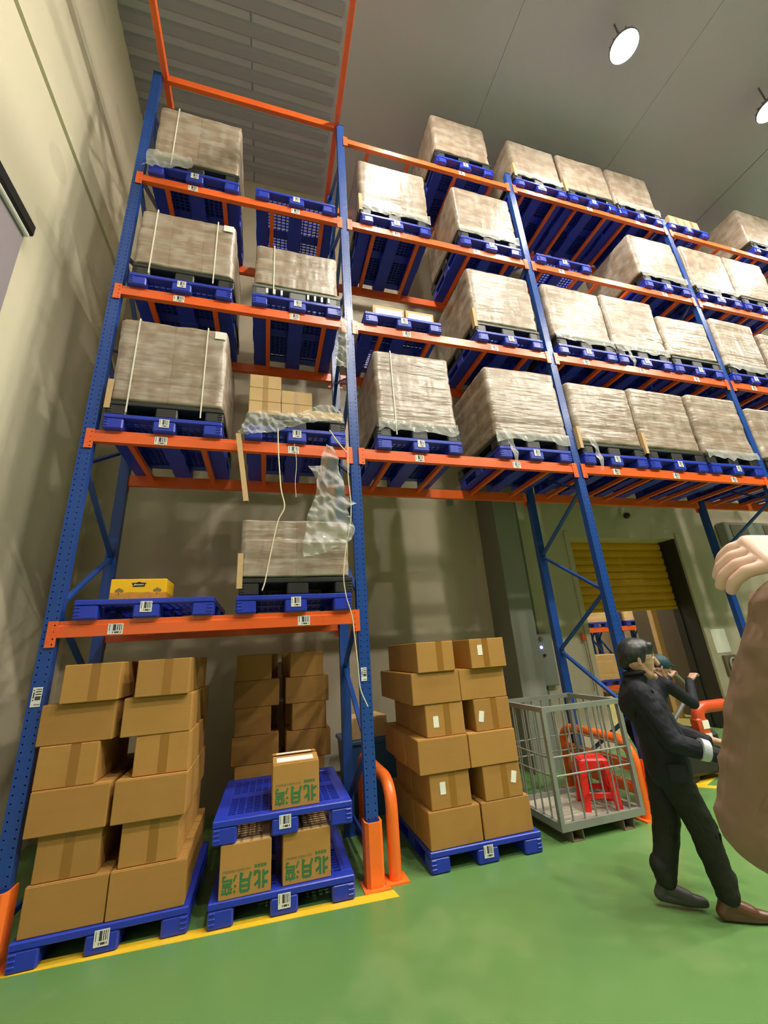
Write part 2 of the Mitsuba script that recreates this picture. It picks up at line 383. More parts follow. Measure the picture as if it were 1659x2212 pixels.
for i, ux in enumerate(UX):
    fr = ent(rack, 'upright_frame', post_mesh, 'm_blue', mov(ux, .006, 0), cache='post')
    ent(fr, 'rear_post', post_mesh, 'm_blue', mov(ux, DEP, 0, math.pi), cache='post')
    zs = brace_zs()
    for j in range(len(zs) - 1):
        ya, yb_ = (.05, DEP - .05) if j % 2 else (DEP - .05, .05)
        ent(fr, 'brace', bar((ux, ya, zs[j]), (ux, yb_, zs[j + 1]), .025, .045, up=(1, 0, 0)), 'm_blue')
    ent(fr, 'brace', bar((ux, .05, .2), (ux, DEP - .05, .2), .025, .04), 'm_blue')
    for y in (.04, DEP - .04):
        ent(fr, 'base_plate', bx(ux - .08, ux + .08, y - .07, y + .07, 0, .008), 'm_blue')
    ent(fr, 'top_cap', bx(ux - .05, ux + .05, .0, .08, TOPZ - .004, TOPZ), 'm_blue')
code_label(UPF := rack + '__upright_frame', .012, .004, 1.53, .06, .13, m_='m_code_v')
code_label(rack + '__upright_frame_001', UX[1] - .015, .004, 1.50, .05, .11, m_='m_code_v')
BEAM = [(.014, 0), (.05, 0), (.05, -.122), (.0, -.122), (.0, -.042), (.014, -.030)]
def end_plate_mesh(s=1):
    p = sbox(-.033, -.19, .033, .0).difference(unary_union([Point(.012 * s, z).buffer(.006, 2) for z in (-.03, -.08, -.13, -.17)]))
    return prism_y(p, -.007, 0)
def beam(x0, x1, z, front=True, parent=rack):
    k = ent(parent, 'beam', lambda: prism_x(BEAM, 0, x1 - x0), 'm_orange', mov(x0, 0, z) if front else mov(x1, DEP + .0, z, math.pi), cache=('beam', round(x1 - x0, 3)))
    for x, s in ((x0 - .0, 1), (x1, -1)):
        M = mov(x + (.0 if True else 0), .0 if front else DEP + .007, z)
        ent(k, 'end_plate', lambda: end_plate_mesh(s), 'm_orange', M, cache=('endplate', s))
    return k
BAYS = [(UX[i] + .021, UX[i + 1] - .03) for i in range(4)]
BAYS[0] = (.033, 2.368); BAYS[1] = (2.50, 5.192); BAYS[2] = (5.324, 8.543); BAYS[3] = (8.677, 11.89)
SLOT = {1: [.62, 1.83], 2: [3.18, 4.62], 3: [5.87, 6.93, 8.01], 4: [9.22, 10.33, 11.4]}
LBLX = {1: [.60, 1.80], 2: [3.15, 4.37], 3: [5.83, 6.83, 7.9], 4: [9.15, 10.3, 11.4]}
for b, (x0, x1) in enumerate(BAYS, 1):
    for l, z in enumerate(LV, 1):
        if l == 1 and b != 1: continue
        if l == 5 and b == 1: continue
        k = beam(x0, x1, z)
        for lx in LBLX[b]:
            ox = -.15 if l == 1 and lx < 1 else .1 if l == 1 else 0
            code_label(k, lx + ox, -.0005, z - .075, .105, .08)
        r = beam(x0, x1, z, False)
        for cx in SLOT[b]:
            for s in (-.32, .32):
                ent(rack, 'pallet_support', bx(cx + s - .025, cx + s + .025, .05, DEP - .05, z - .06, z - .012), 'm_orange')
# tie beams over the first bay
for x in (.095, 2.385):
    ent(rack, 'tie_beam', cbx(x - .035, x + .035, -5.2, DEP + .25, TOPZ - .03, TOPZ + .09, .006), 'm_orange')
ent(rack, 'top_beam', prism_x([(0, 0), (.05, 0), (.05, -.12), (0, -.12)], .13, 2.35), 'm_orange', mov(0, .02, TOPZ + .03))

# ------------------------------------------------------------------ guards
def column_guard(ux, label, h=.41):
    poly = [(-.07, .09), (-.07, -.02), (-.045, -.05), (.045, -.05), (.07, -.02), (.07, .09), (.056, .09), (.056, -.01), (.04, -.036), (-.04, -.036), (-.056, -.01), (-.056, .09)]
    k = thing('column_guard', label, 'column guard')
    ent(k, 'guard', lambda: prism_z(poly, 0.008, h), 'm_guard', mov(ux, 0, 0), cache=('guard', h))
    ent(k, 'foot_plate', lambda: bx(-.1, .1, -.09, .1, 0, .008), 'm_guard', mov(ux, 0, 0), cache='guardfoot')
column_guard(UX[0], 'orange folded guard at the foot of the upright by the left wall')
column_guard(UX[1], 'orange folded guard at the foot of the upright beside the small pallet stack', .42)
column_guard(UX[2], 'orange folded guard at the foot of the upright behind the man', .5)
column_guard(UX[3], 'orange folded guard at the foot of the upright hidden right of the man')
def end_guard(x, label, y0=.02, y1=1.12, h=.66, r=.05, rails=True):
    k = thing('end_guard', label, 'rack guard')
    ent(k, 'hoop', tube(arc([(x, y0, .01), (x, y0, h), (x, y1, h), (x, y1, .01)], .22, 9), r, 16), 'm_guard', smooth=True)
    for y in (y0, y1):
        ent(k, 'foot_plate', bx(x - .09, x + .09, y - .08, y + .08, 0, .012), 'm_guard')
    if rails:
        for z in (.24, .44): ent(k, 'rail', cbx(x - .03, x + .03, y0, y1, z - .05, z + .05, .015), 'm_guard')
end_guard(2.60, 'orange bent-tube guard beside the upright, left of the carton stack', rails=False)
end_guard(5.14, 'orange tube guard with two rails behind the steel cage', y0=.07)

# ------------------------------------------------------------------ pallets
PW, PD, PH = 1.0, 1.08, .15
def deck_mesh():
    ms = []
    z0, z1 = PH - .042, PH
    w, d = PW / 2, PD
    ms.append(cbx(-w, w, 0, .10, z0, z1, .006)); ms.append(cbx(-w, w, d - .10, d, z0, z1, .006))
    ms.append(cbx(-w, -w + .09, .09, d - .09, z0, z1, .006)); ms.append(cbx(w - .09, w, .09, d - .09, z0, z1, .006))
    ms.append(bx(-.06, .06, .1, d - .1, z0 + .004, z1 - .001)); ms.append(bx(-w + .09, w - .09, d / 2 - .06, d / 2 + .06, z0 + .004, z1 - .001))
    for a, b in ((-w + .09, -.06), (.06, w - .09)):
        for q0, q1 in ((.1, d / 2 - .06), (d / 2 + .06, d - .1)):
            nx, ny = 6, 9
            for i in range(1, nx): xx = a + (b - a) * i / nx; ms.append(bx(xx - .006, xx + .006, q0, q1, z1 - .03, z1 - .003))
            for j in range(1, ny): yy = q0 + (q1 - q0) * j / ny; ms.append(bx(a, b, yy - .006, yy + .006, z1 - .028, z1 - .002))
    return join(*ms)
def runner_mesh(w=.165, side=0):
    ms = []
    for a, b in ((0, .16), (PD / 2 - .09, PD / 2 + .09), (PD - .16, PD)):
        ms.append(cbx(-w / 2, w / 2, a + .002, b - .002, .0, PH - .04, .012))
        if side and a == 0:
            for q in range(3): ms.append(cbx(side * .055 - .022, side * .055 + .022, -.004, .01, .03 + q * .028, .042 + q * .028, .003))
    ms.append(bx(-w / 2 + .01, w / 2 - .01, .1, PD - .1, .002, .024))
    return join(*ms)
def pallet(x, y, z, label, bsdf='m_pallet', code=True, rz=0., name='plastic_pallet', sx=1., cat='pallet', group=None):
    k = thing(name, label, cat, group)
    M = mov(x, y, z, rz) @ np.diag([sx, 1, 1, 1.])
    ent(k, 'deck', deck_mesh, bsdf, M, cache='deck')
    for i, xx in enumerate((-.4175, 0, .4175)):
        ent(k, 'runner', lambda: runner_mesh(.165 if i != 1 else .19, (-1, 0, 1)[i]), bsdf, M @ mov(xx), cache=('runner', i))
    if code:
        m, uv = plate_uv(.085, .085)
        ent(k, 'barcode_label', m, 'm_code', M @ mov(0, -.001, .085), uv=uv, cache=('code', .085, .085), label='white barcode label')
    return k

# ------------------------------------------------------------------ wrapped loads
def load_mesh(w, d, h, layers, cols, seed, deep=3, with_uv=False):
    m = trimesh.creation.box((1, 1, 1))
    n = 22
    V, F = [], []
    u = np.linspace(-1, 1, n)
    def grid(ax, s):
        a, b = np.meshgrid(u, u, indexing='ij'); P = np.zeros((n, n, 3)); o = [i for i in range(3) if i != ax]
        P[..., ax] = s; P[..., o[0]] = a; P[..., o[1]] = b
        return P.reshape(-1, 3), ax, s
    base = 0
    for ax in range(3):
        for s in (-1, 1):
            P, _, _ = grid(ax, s); V.append(P)
            for i in range(n - 1):
                for j in range(n - 1):
                    q = base + i * n + j; t = [[q, q + n, q + n + 1], [q, q + n + 1, q + 1]]
                    flip = (s > 0) == (ax == 1)
                    F += [f[::-1] for f in t] if flip else t
            base += n * n
    V = np.vstack(V)
    m = trimesh.Trimesh(V, F, process=False); m.merge_vertices(digits_vertex=6)
    q = np.array(m.vertices)
    lay = np.clip(np.floor((q[:, 2] + 1) / 2 * layers), 0, layers - 1)
    r = np.random.RandomState(seed)
    offx, offy = r.uniform(-.006, .006, layers), r.uniform(-.006, .006, layers)
    # wrinkled film pulled over cartons: recessed seams between layers and columns
    fz = np.abs(((q[:, 2] + 1) / 2 * layers) % 1 - .5) * 2; seam = (fz > .84) * (np.abs(q[:, 2]) < .98)
    fx = np.abs(((q[:, 0] + 1) / 2 * cols) % 1 - .5) * 2; sx = (fx > .9) * (np.abs(q[:, 0]) < .95)
    fy = np.abs(((q[:, 1] + 1) / 2 * deep) % 1 - .5) * 2; sy = (fy > .9) * (np.abs(q[:, 1]) < .95)
    p = q * np.array([w / 2, d / 2, h / 2])
    wob = meshkit.fbm(p * 6 + seed, 3, seed) - .5
    ins = seam * .007 + wob * .012
    inx, iny = ins + sy * .004, ins + sx * .004
    p[:, 0] -= np.sign(q[:, 0]) * (np.abs(q[:, 0]) > .999) * inx; p[:, 1] -= np.sign(q[:, 1]) * (np.abs(q[:, 1]) > .999) * iny
    li = lay.astype(int)
    p[:, 0] += offx[li]; p[:, 1] += offy[li]
    p[:, 2] -= (q[:, 2] > .999) * (.012 * (meshkit.noise(p * 7, seed)) + .012 * (np.maximum(np.abs(q[:, 0]), np.abs(q[:, 1])) > .99))
    p[:, 2] += (q[:, 2] < -.999) * .02 * (meshkit.noise(p * 9, seed + 4))
    # rounded vertical edges
    e = (np.abs(q[:, 0]) > .999) & (np.abs(q[:, 1]) > .999)
    p[e, :2] *= (1 - .012 / (w / 2))
    m.vertices = p + np.array([0, d / 2, h / 2])
    side = np.abs(q[:, 0]) > .999
    U = np.where(side, (q[:, 1] + 1) / 2 * deep + 7, (q[:, 0] + 1) / 2 * cols) + seed * 13
    UV = np.stack([U, np.where(np.abs(q[:, 2]) > .999, np.sign(q[:, 2]) * .004, 0) + (q[:, 2] + 1) / 2 * layers], 1)
    return (m, UV) if with_uv else m
BAYN = {1: 'first bay', 2: 'second bay', 3: 'third bay', 4: 'fourth bay'}
SHN = {1: 'lowest shelf', 2: 'second shelf', 3: 'third shelf', 4: 'fourth shelf', 5: 'top shelf'}
def posn(b, i): return (('left', 'right') if b < 3 else ('left', 'middle', 'right'))[i]
def spot(l, b, i): return f'{SHN[l]}, {posn(b, i)} of {BAYN[b]}'
LOADS = {  # (shelf, bay, slot): (height, width, layers, look, second pallet, extras)
    (1, 1, 1): (.55, .98, 3, 'low stretch-wrapped carton load', 'b', 'film hair board'),
    (2, 1, 0): (.96, 1.0, 4, 'stretch-wrapped brown carton load with two straps', 'b', 'strap2 label board'),
    (2, 2, 0): (1.0, .95, 6, 'tall grey stretch-wrapped carton load', 'b', 'strap skirt'),
    (2, 2, 1): (1.0, 1.03, 5, 'grey stretch-wrapped carton load with a dangling film end', 'b', 'tail skirt'),
    (2, 3, 0): (.92, 1.03, 4, 'grey stretch-wrapped carton load', 'b', 'tail board'),
    (2, 3, 1): (.96, 1.04, 6, 'brown-grey stretch-wrapped carton load', 'b', 'board'),
    (2, 3, 2): (1.0, 1.02, 4, 'grey stretch-wrapped carton load', 'b', 'skirt'),
    (2, 4, 0): (.9, 1.0, 4, 'grey stretch-wrapped carton load', 'b', ''),
    (2, 4, 1): (.9, 1.0, 4, 'grey stretch-wrapped carton load', 'b', ''),
    (3, 1, 0): (.82, .99, 3, 'brown stretch-wrapped carton load with two straps', 'b', 'strap2 label'),
    (3, 1, 1): (.62, .96, 3, 'low stretch-wrapped carton load on a grey pallet', 'g', 'strap'),
    (3, 2, 1): (.96, 1.0, 4, 'stretch-wrapped carton load with bright glare', 'b', 'board'),
    (3, 3, 0): (.97, 1.04, 5, 'grey stretch-wrapped carton load', 'b', 'skirt'),
    (3, 3, 1): (1.0, 1.02, 5, 'pinkish stretch-wrapped carton load', 'b', 'skirt tail'),
    (3, 3, 2): (.8, 1.02, 3, 'lower grey stretch-wrapped carton load', 'b', ''),
    (3, 4, 0): (.99, 1.02, 5, 'grey stretch-wrapped carton load', 'b', 'skirt'),
    (3, 4, 1): (.86, 1.0, 4, 'brownish stretch-wrapped carton load', 'b', ''),
    (4, 1, 0): (.96, .97, 3, 'shaded brown stretch-wrapped carton load', 'b', 'strap film4'),
    (4, 2, 0): (.95, 1.02, 4, 'glaring white-lit stretch-wrapped carton load', 'b', 'skirt board'),
    (4, 2, 1): (.93, 1.0, 4, 'tan-grey stretch-wrapped carton load', 'b', 'skirt'),
    (4, 3, 2): (.92, 1.01, 5, 'grey wrapped carton load with film pulled low', 'b', 'skirt'),
    (4, 4, 0): (.98, 1.05, 5, 'grey stretch-wrapped carton load', 'b', 'skirt'),
    (4, 4, 1): (1.0, 1.03, 5, 'grey stretch-wrapped carton load', 'b', ''),
    (5, 2, 1): (.92, .98, 4, 'lone grey stretch-wrapped carton load', 'b', ''),
    (5, 3, 0): (.88, .96, 4, 'stretch-wrapped carton load with a bright seam', 'b', 'skirt board'),
    (5, 3, 1): (.92, 1.04, 4, 'stretch-wrapped carton load with a loose lid', 'b', 'board'),
    (5, 3, 2): (.95, .97, 4, 'plain grey stretch-wrapped carton load', 'b', 'skirt'),
    (5, 4, 2): (.95, 1.0, 4, 'grey stretch-wrapped carton load', 'b', ''),
}
XO = {(5, 2, 1): -.17, (4, 2, 0): -.03, (2, 2, 1): .03}
YP = -.04
def place_load(key):
    l, b, i = key; h, w, ly, look, second, ex = LOADS[key]
    x = SLOT[b][i] + XO.get(key, 0) + rng.uniform(-.012, .012); z = LV[l - 1]; rz = math.radians(rng.uniform(-.8, .8))
    sp = spot(l, b, i)
    pallet(x, YP, z, f'blue plastic pallet under wrapped load, {sp}')
    z2 = z + PH + .0005
    pallet(x + rng.uniform(-.02, .02), YP + .015, z2, f'{"grey" if second == "g" else "black"} plastic pallet on a blue one, {sp}', 'm_grey_pallet' if second == 'g' else 'm_black_pallet', code=False)
    if second == 'g':
        gk = [q for q in labels if labels[q].get('label', '').startswith('grey plastic pallet')][-1]
        for q in (-.34, -.26, -.18, .12, .20, .28, .36): ent(gk, 'rib', bx(x + q - .012, x + q + .012, YP + .01, YP + .03, z2 + .03, z2 + .10), 'm_white')
    z3 = z2 + PH + .0005
    k = thing('wrapped_load', f'{look}, {sp}', 'pallet load')
    M = mov(x, YP + .02, z3, rz); seed = l * 17 + b * 5 + i
    d = 1.04
    lm, luv = load_mesh(w, d, h, ly, 2 if seed % 2 else 3, seed, with_uv=True)
    ent(k, 'wrapped_cartons', lm, 'm_wrap', M, smooth=True, uv=luv)
    if 'strap' in ex:
        for sx in ((-.33, .30) if 'strap2' in ex else (-.27,)):
            ent(k, 'strap', join(bx(sx - .006, sx + .006, -.012, -.006, -.12, h), bx(sx - .006, sx + .006, -.012, d * .5, h - .004, h + .003)), 'm_strap', M)
    if 'label' in ex: ent(k, 'label', bx(w / 2 - .13, w / 2 - .02, -.012, -.009, h - .12, h - .03), 'm_white', M, label='white paper label')
    if 'board' in ex: ent(k, 'corner_board', join(bx(-w / 2 - .006, -w / 2 + .035, -.012, -.006, -.09, .22), bx(-w / 2 - .012, -w / 2 - .006, -.012, .05, -.09, .22)), 'm_board', M, label='tan cardboard corner strip')
    if 'skirt' in ex:
        xs = np.linspace(-w / 2, w / 2, 12); r = np.random.RandomState(seed)
        top = [(q, .06) for q in xs]; bot = [(q, -.03 - .08 * r.rand()) for q in xs]
        ent(k, 'loose_film', sheet(top, bot, -.018, 40, 6, .012, seed, 9), 'm_film', M, smooth=True, label='loose film edge')
    if 'film4' in ex: ent(k, 'loose_film', sheet([(-w / 2 - .05, .0), (-w / 2 - .03, -.2), (-w / 2 - .08, -.27)], [(-.05, .06), (-.02, -.08), (-.1, -.16)], -.03, 16, 18, .03, seed), 'm_film', M, smooth=True, label='loose film edge')
    if 'tail' in ex:
        tx = -w / 2 + .08
        ent(k, 'film_tail', sheet([(tx - .03, .05), (tx + .02, -.1), (tx + .05, -.25), (tx + .08, -.42)], [(tx + .07, .05), (tx + .1, -.1), (tx + .13, -.25), (tx + .10, -.42)], -.06, 16, 7, .03, seed), 'm_film', M, smooth=True, label='twisted hanging end of film')
    return k, M
for key in LOADS: place_load(key)

# shelves with empty or partly loaded pallets
pallet(.655, YP, LV[0], 'empty blue plastic pallet with a yellow fruit carton, lowest shelf beside the wall')
pallet(1.83, YP, LV[1], 'blue plastic pallet under torn film, second shelf, right of the bay beside the wall')
pallet(1.83, YP + .02, LV[1] + PH + .0005, 'black plastic pallet under torn film, second shelf, right of the bay beside the wall', 'm_black_pallet', code=False)
pallet(1.81, YP, LV[3], 'empty blue pallet, fourth shelf, right of the bay beside the left wall')
pallet(3.12, YP, LV[2], 'blue pallet with opened cartons, third shelf, left of the second bay')
pallet(5.90, YP, LV[3], 'empty blue pallet, fourth shelf, left of the third bay')
pallet(9.15, YP, LV[4], 'blue pallet with a few low cartons, top shelf of the bay at the right edge')

# ------------------------------------------------------------------ cartons
def carton(x, y, z, w, d, h, label, tape=None, sticker=None, rz=0., mat_='m_kraft', name='carton', cat='carton', group=None, tmat='m_tape', sticker_rot=0.):
    """x, y: centre of the front face"""
    k = thing(name, label, cat, group)
    M = mov(x, y + d / 2, z, rz)
    def body():
        m = cbx(-w / 2, w / 2, -d / 2, d / 2, 0, h - .001, .005)
        return m
    ent(k, 'body', body, mat_, M, cache=('carton', w, d, h))
    ent(k, 'flap', lambda: join(bx(-w / 2 + .004, w / 2 - .004, -d / 2 + .003, -.003, h - .0015, h + .0005), bx(-w / 2 + .004, w / 2 - .004, .003, d / 2 - .003, h - .0015, h + .0005)), mat_, M, cache=('flap', w, d, h))
    if tape is not None:
        ent(k, 'tape', lambda: join(bx(tape - .03, tape + .03, -d / 2 - .001, -d / 2, .01, h - .002), bx(tape - .03, tape + .03, -d / 2 - .001, -d / 2 + .12, h + .0005, h + .0012)), tmat, M, cache=('tape', w, d, h, tape))
    if sticker is not None:
        ent(k, 'sticker', lambda: bx(-.025, .025, -.0015, 0, -.045, .045), 'm_paper', M @ mov(sticker[0], -d / 2 - .001, sticker[1], 0, 0, sticker_rot), cache='sticker', label='white paper sticker')
    return k
ROWS = ['bottom row', 'second row', 'third row', 'fourth row', 'fifth row', 'top row']
def stack(stackname, cx, yf, z0, spec, h=.262, dark=False, depth=1.0):
    """spec: per row a list of columns (xc, wide?, tape, sticker, dy)"""
    for r, row in enumerate(spec):
        z = z0 + r * (h + .002)
        for ci, (xc, wide, tp, st, dy, srot) in enumerate(row):
            w, d = (.465, .35) if wide else (.365, .47)
            nd = 2 if not wide else (3 if depth > .95 else 2)
            yy = yf + dy
            for q in range(nd):
                col = 'left' if ci == 0 else 'right'
                where = ('front', 'middle' if nd == 3 else 'rear', 'rear')[q]
                extra = ' with white sticker' if st and q == 0 else (' with taped end' if tp is not None and q == 0 else '')
                carton(xc + (0 if q == 0 else rng.uniform(-.012, .012)) + (-.06 if (q and ci == 0 and cx < 1 and r < 4) else 0) + ((cx - xc) * .22 if (q and not wide and depth < .95) else 0), yy + (.0 if q == 0 else rng.uniform(0, .006)), z, w, d, h,
                       f'brown carton{extra}, {ROWS[r]}, {col} {where}, {stackname}', tp if q == 0 else None, st if q == 0 else None,
                       math.radians(rng.uniform(-.7, .7)), rng.choice(['m_kraft', 'm_kraft_b']), sticker_rot=srot)
                yy += d + .008
# far left stack
pallet(.635, -.05, 0, 'blue plastic pallet on the floor under the carton stack at far left')
stack('stack at far left', .6, -.03, PH + .001, [
    [(.395, 1, None, None, 0, 0), (.865, 1, None, None, -.005, 0)],
    [(.36, 0, .0, None, .02, 0), (.85, 0, .02, None, .015, 0)],
    [(.335, 1, None, None, -.015, 0), (.83, 1, None, None, -.02, 0)],
    [(.282, 0, .04, None, .0, 0), (.872, 0, .01, None, .02, 0)],
    [(.30, 1, None, None, .01, 0), (.812, 1, None, None, .015, 0)],
    [(.36, 0, .02, None, -.03, 0), (.832, 0, .03, None, -.025, 0)]])
# stack beside the cage
pallet(3.375, -.06, 0, 'blue plastic pallet on the floor under the carton stack beside the cage', rz=math.radians(-1.5))
stack('stack beside the cage', 3.35, -.04, PH + .001, [
    [(3.12, 1, None, None, 0, 0), (3.60, 1, None, None, 0, 0)],
    [(3.11, 0, .02, (-.07, .15), .01, 0), (3.60, 0, .02, (.11, .15), .0, .25)],
    [(3.075, 1, None, None, -.01, 0), (3.55, 1, None, None, -.01, 0)],
    [(3.13, 0, .02, (-.09, .12), .02, 0), (3.60, 0, .02, (-.12, .12), .015, .2)],
    [(3.07, 1, None, None, .01, 0), (3.545, 1, None, None, .02, 0)],
    [(3.085, 0, .04, None, -.01, 0), (3.61, 0, -.02, (-.08, .16), -.03, 0)]])
# dark stack behind the small pallets
pallet(1.77, 1.16, 0, 'blue plastic pallet under the shaded carton stack behind the small pallets', code=False)
stack('shaded stack behind small pallets', 1.77, 1.18, PH + .001, [
    [(1.52, 1, None, None, 0, 0), (2.02, 1, None, None, 0, 0)],
    [(1.50, 0, None, None, 0, 0), (2.03, 0, None, None, 0, 0)],
    [(1.51, 1, None, None, 0, 0), (2.05, 1, None, None, 0, 0)],
    [(1.475, 0, None, None, 0, 0), (2.06, 0, None, None, 0, 0)],
    [(1.505, 1, None, None, 0, 0), (2.04, 1, None, None, 0, 0)],
    [(1.475, 0, None, None, 0, 0), (2.035, 0, None, None, 0, 0)]], depth=.9)
# open cartons on the second shelf
zc = LV[1] + 2 * PH + .002
for j, (xc, n) in enumerate(((1.505, 4), (1.85, 3))):
    for q in range(n):
        carton(xc, .28, zc + q * .172, .34, .30, .17, f'small tan carton, {ROWS[q] if q < n - 1 else "top row"}, {("left", "right")[j]} pile behind torn film, second shelf', .0, None, 0, 'm_kraft_pale', 'small_carton', tmat='m_tape_clear')
carton(2.10, -.0, zc, .42, .5, .10, 'flat brown carton under crumpled film, second shelf beside the upright', None, None, 0, 'm_kraft_pale', 'flat_carton')
# open cartons on the third shelf
zq = LV[2] + PH + .001
for j, (xc, w) in enumerate(((2.96, .41), (3.38, .38))):
    k = thing('open_carton', f'{("left", "right")[j]} opened low carton with white lining on the third shelf, second bay', 'carton')
    hh, d = .22, .34
    ent(k, 'body', join(bx(xc - w / 2, xc + w / 2, .06, .064, zq, zq + hh), bx(xc - w / 2, xc + w / 2, .06 + d, .064 + d, zq, zq + hh), bx(xc - w / 2, xc - w / 2 + .004, .064, .06 + d, zq, zq + hh), bx(xc + w / 2 - .004, xc + w / 2, .064, .06 + d, zq, zq + hh), bx(xc - w / 2, xc + w / 2, .06, .06 + d, zq, zq + .004)), 'm_kraft_pale')
    ent(k, 'lining', cbx(xc - w / 2 + .03, xc + w / 2 - .03, .055, .06, zq + .03, zq + hh - .04, .002), 'm_paper', label='white paper lining')
# low cartons on the top shelf
zq = LV[4] + PH + .001
for j, xc in enumerate((8.9, 9.28)):
    carton(xc, -.035, zq, .36, .4, .2, f'{("left", "right")[j]} low carton on the top shelf of the bay at the right edge', .0, None, 0, 'm_kraft_pale', 'low_carton')

# yellow fruit carton
fb = thing('fruit_carton', 'yellow printed fruit carton with a dark emblem on the lowest shelf', 'carton')
fx0, fx1, fy, fz, fh = .305, .735, .2, LV[0] + PH + .001, .20
m = cbx(fx0, fx1, fy, fy + .3, fz, fz + fh, .005)
v = np.array(m.vertices)
ent(fb, 'body', m, 'm_fruitbox', uv=np.stack([(v[:, 0] - fx0) / (fx1 - fx0), (v[:, 2] - fz) / fh], 1))
cx_ = (fx0 + fx1) / 2
ent(fb, 'emblem', prism_y([(cx_ - .058, fz + .165), (cx_ - .02, fz + .168), (cx_, fz + .176), (cx_ + .02, fz + .168), (cx_ + .058, fz + .165), (cx_ + .046, fz + .148), (cx_ + .046, fz + .132), (cx_ - .046, fz + .132), (cx_ - .046, fz + .148)], fy - .0015, fy), 'm_black', label='dark shield emblem')
sq = LineString([(cx_ - .036, fz + .142), (cx_ - .03, fz + .156), (cx_ - .022, fz + .146), (cx_ - .012, fz + .152), (cx_ - .004, fz + .145), (cx_ + .006, fz + .152), (cx_ + .014, fz + .145), (cx_ + .024, fz + .152), (cx_ + .036, fz + .148)]).buffer(.0022)
ent(fb, 'emblem_script', prism_y(sq, fy - .003, fy - .0015), 'm_white', label='white script')
for s in (-1, 1):
    tr = unary_union([Point(cx_ + s * .145 + a, fz + .095 + b).buffer(c) for a, b, c in ((0, .012, .016), (-.018, .004, .013), (.02, .004, .014))] + [sbox(cx_ + s * .145 - .003, fz + .06, cx_ + s * .145 + .003, fz + .1)])
    ent(fb, 'tree_print', prism_y(tr, fy - .001, fy), 'm_ink_faint', label='printed tree')

# ------------------------------------------------------------------ small stack of two pallets with three printed cartons
pallet(1.755, -.10, 0, 'lower blue pallet of the small double stack on the floor line', rz=math.radians(-1.2))
pallet(1.755, -.10, .463, 'upper blue pallet of the small double stack, resting on two printed cartons', rz=math.radians(-1.0))
GL = {
    'a': [[(.35, .97), (.35, .03)], [(.06, .68), (.35, .68)], [(.02, .16), (.35, .32)], [(.62, .97), (.62, .14), (.70, .07), (.93, .07), (.96, .26)], [(.93, .76), (.62, .52)]],
    'b': [[(.25, .93), (.25, .42), (.12, .02)], [(.25, .93), (.80, .93)], [(.80, .93), (.80, .05), (.66, .09)], [(.25, .66), (.80, .66)], [(.25, .39), (.80, .39)]],
    'c': [[(.06, .93), (.18, .82)], [(.02, .65), (.14, .55)], [(.04, .03), (.2, .36)], [(.62, 1.), (.62, .9)], [(.28, .88), (.98, .88)], [(.52, .88), (.48, .64)], [(.72, .88), (.72, .64)], [(.38, .78), (.29, .66)], [(.85, .78), (.95, .67)],
          [(.34, .56), (.88, .56), (.88, .42), (.36, .42), (.34, .26), (.92, .26), (.88, .03), (.72, .06)]]}
def printed(parent, M, w, h):
    ch = .098
    sh_ = []
    for j, g in enumerate('abc'):
        ls = unary_union([LineString(s).buffer(.078 if g != 'c' else .055, cap_style=2, join_style=2) for s in GL[g]])
        from shapely import affinity as af
        ls = af.scale(ls, ch * 1.0, ch * 1.12, origin=(0, 0)); ls = af.translate(ls, -1.5 * ch - .008 + j * (ch + .008), 0)
        ls = af.rotate(ls, 180, origin=(0, 0))
        sh_.append(ls)
    tx = prism_y_multi(unary_union(sh_), -.0012, 0)
    ent(parent, 'green_lettering', tx, 'm_ink', M @ mov(0, 0, .155), label='bold green characters printed upside down', cache='gl')
    r = random.Random(5); small = []
    for q in range(4):
        x0 = .06 + q * .021; small.append(sbox(x0, .006, x0 + .016, .024).difference(sbox(x0 + .004, .012, x0 + .012, .017)))
    ent(parent, 'small_print', prism_y_multi(unary_union(small), -.0012, 0), 'm_ink', M @ mov(0, 0, .165), cache='sp1')
    faint = [sbox(-.15 + q * .0125, .004, -.15 + q * .0125 + .003 + .006 * r.random(), .018) for q in range(15)]
    ent(parent, 'faint_print', prism_y_multi(unary_union(faint), -.0012, 0), 'm_ink_faint', M @ mov(0, 0, .165), cache='sp2')
def prism_y_multi(shape, y0, y1):
    return join(*[prism_y(g, y0, y1) for g in getattr(shape, 'geoms', [shape])])
for (xc, yc, zb, w, lab, top) in ((1.49, -.085, PH + .001, .345, 'printed carton with green characters, left one between the two small pallets', 0), (1.915, -.07, PH + .001, .345, 'printed carton with green characters, right one between the two small pallets', 0),
                                  (1.835, -.06, .463 + PH + .001, .35, 'printed carton with white-labelled flaps standing on the small double pallet stack', 1)):
    hh = .295 if top else .31
    k = thing('printed_carton', lab, 'carton'); d = .40
    M = mov(xc, yc, zb)
    ent(k, 'body', cbx(-w / 2, w / 2, 0, d, 0, hh, .004), 'm_kraft', M)
    printed(k, M @ mov(0, -.0003, -.02), w, hh)
    if top:
        for s, (a, b) in enumerate(((.012, .15), (.17, .33))):
            fl = bx(-w / 2 + .003, w / 2 - .003, 0, b - a, 0, .003); Mf = M @ mov(0, a, hh + .0005 + .03 * s, 0, math.radians(10 if s == 0 else -6))
            ent(k, 'flap', fl, 'm_kraft', Mf)
            ent(k, 'white_label', bx(-w / 2 + .03, w / 2 - .04, .02, b - a - .04, .003, .0045), 'm_paper', Mf, label='long white paper label')
    else:
        for s in range(5):
            ent(k, 'top_slat', cbx(-w / 2 + .01 + s * .068, -w / 2 + .06 + s * .068, .004, d * .7, hh, hh + .0014, .0005), 'm_kraft_pale', M)

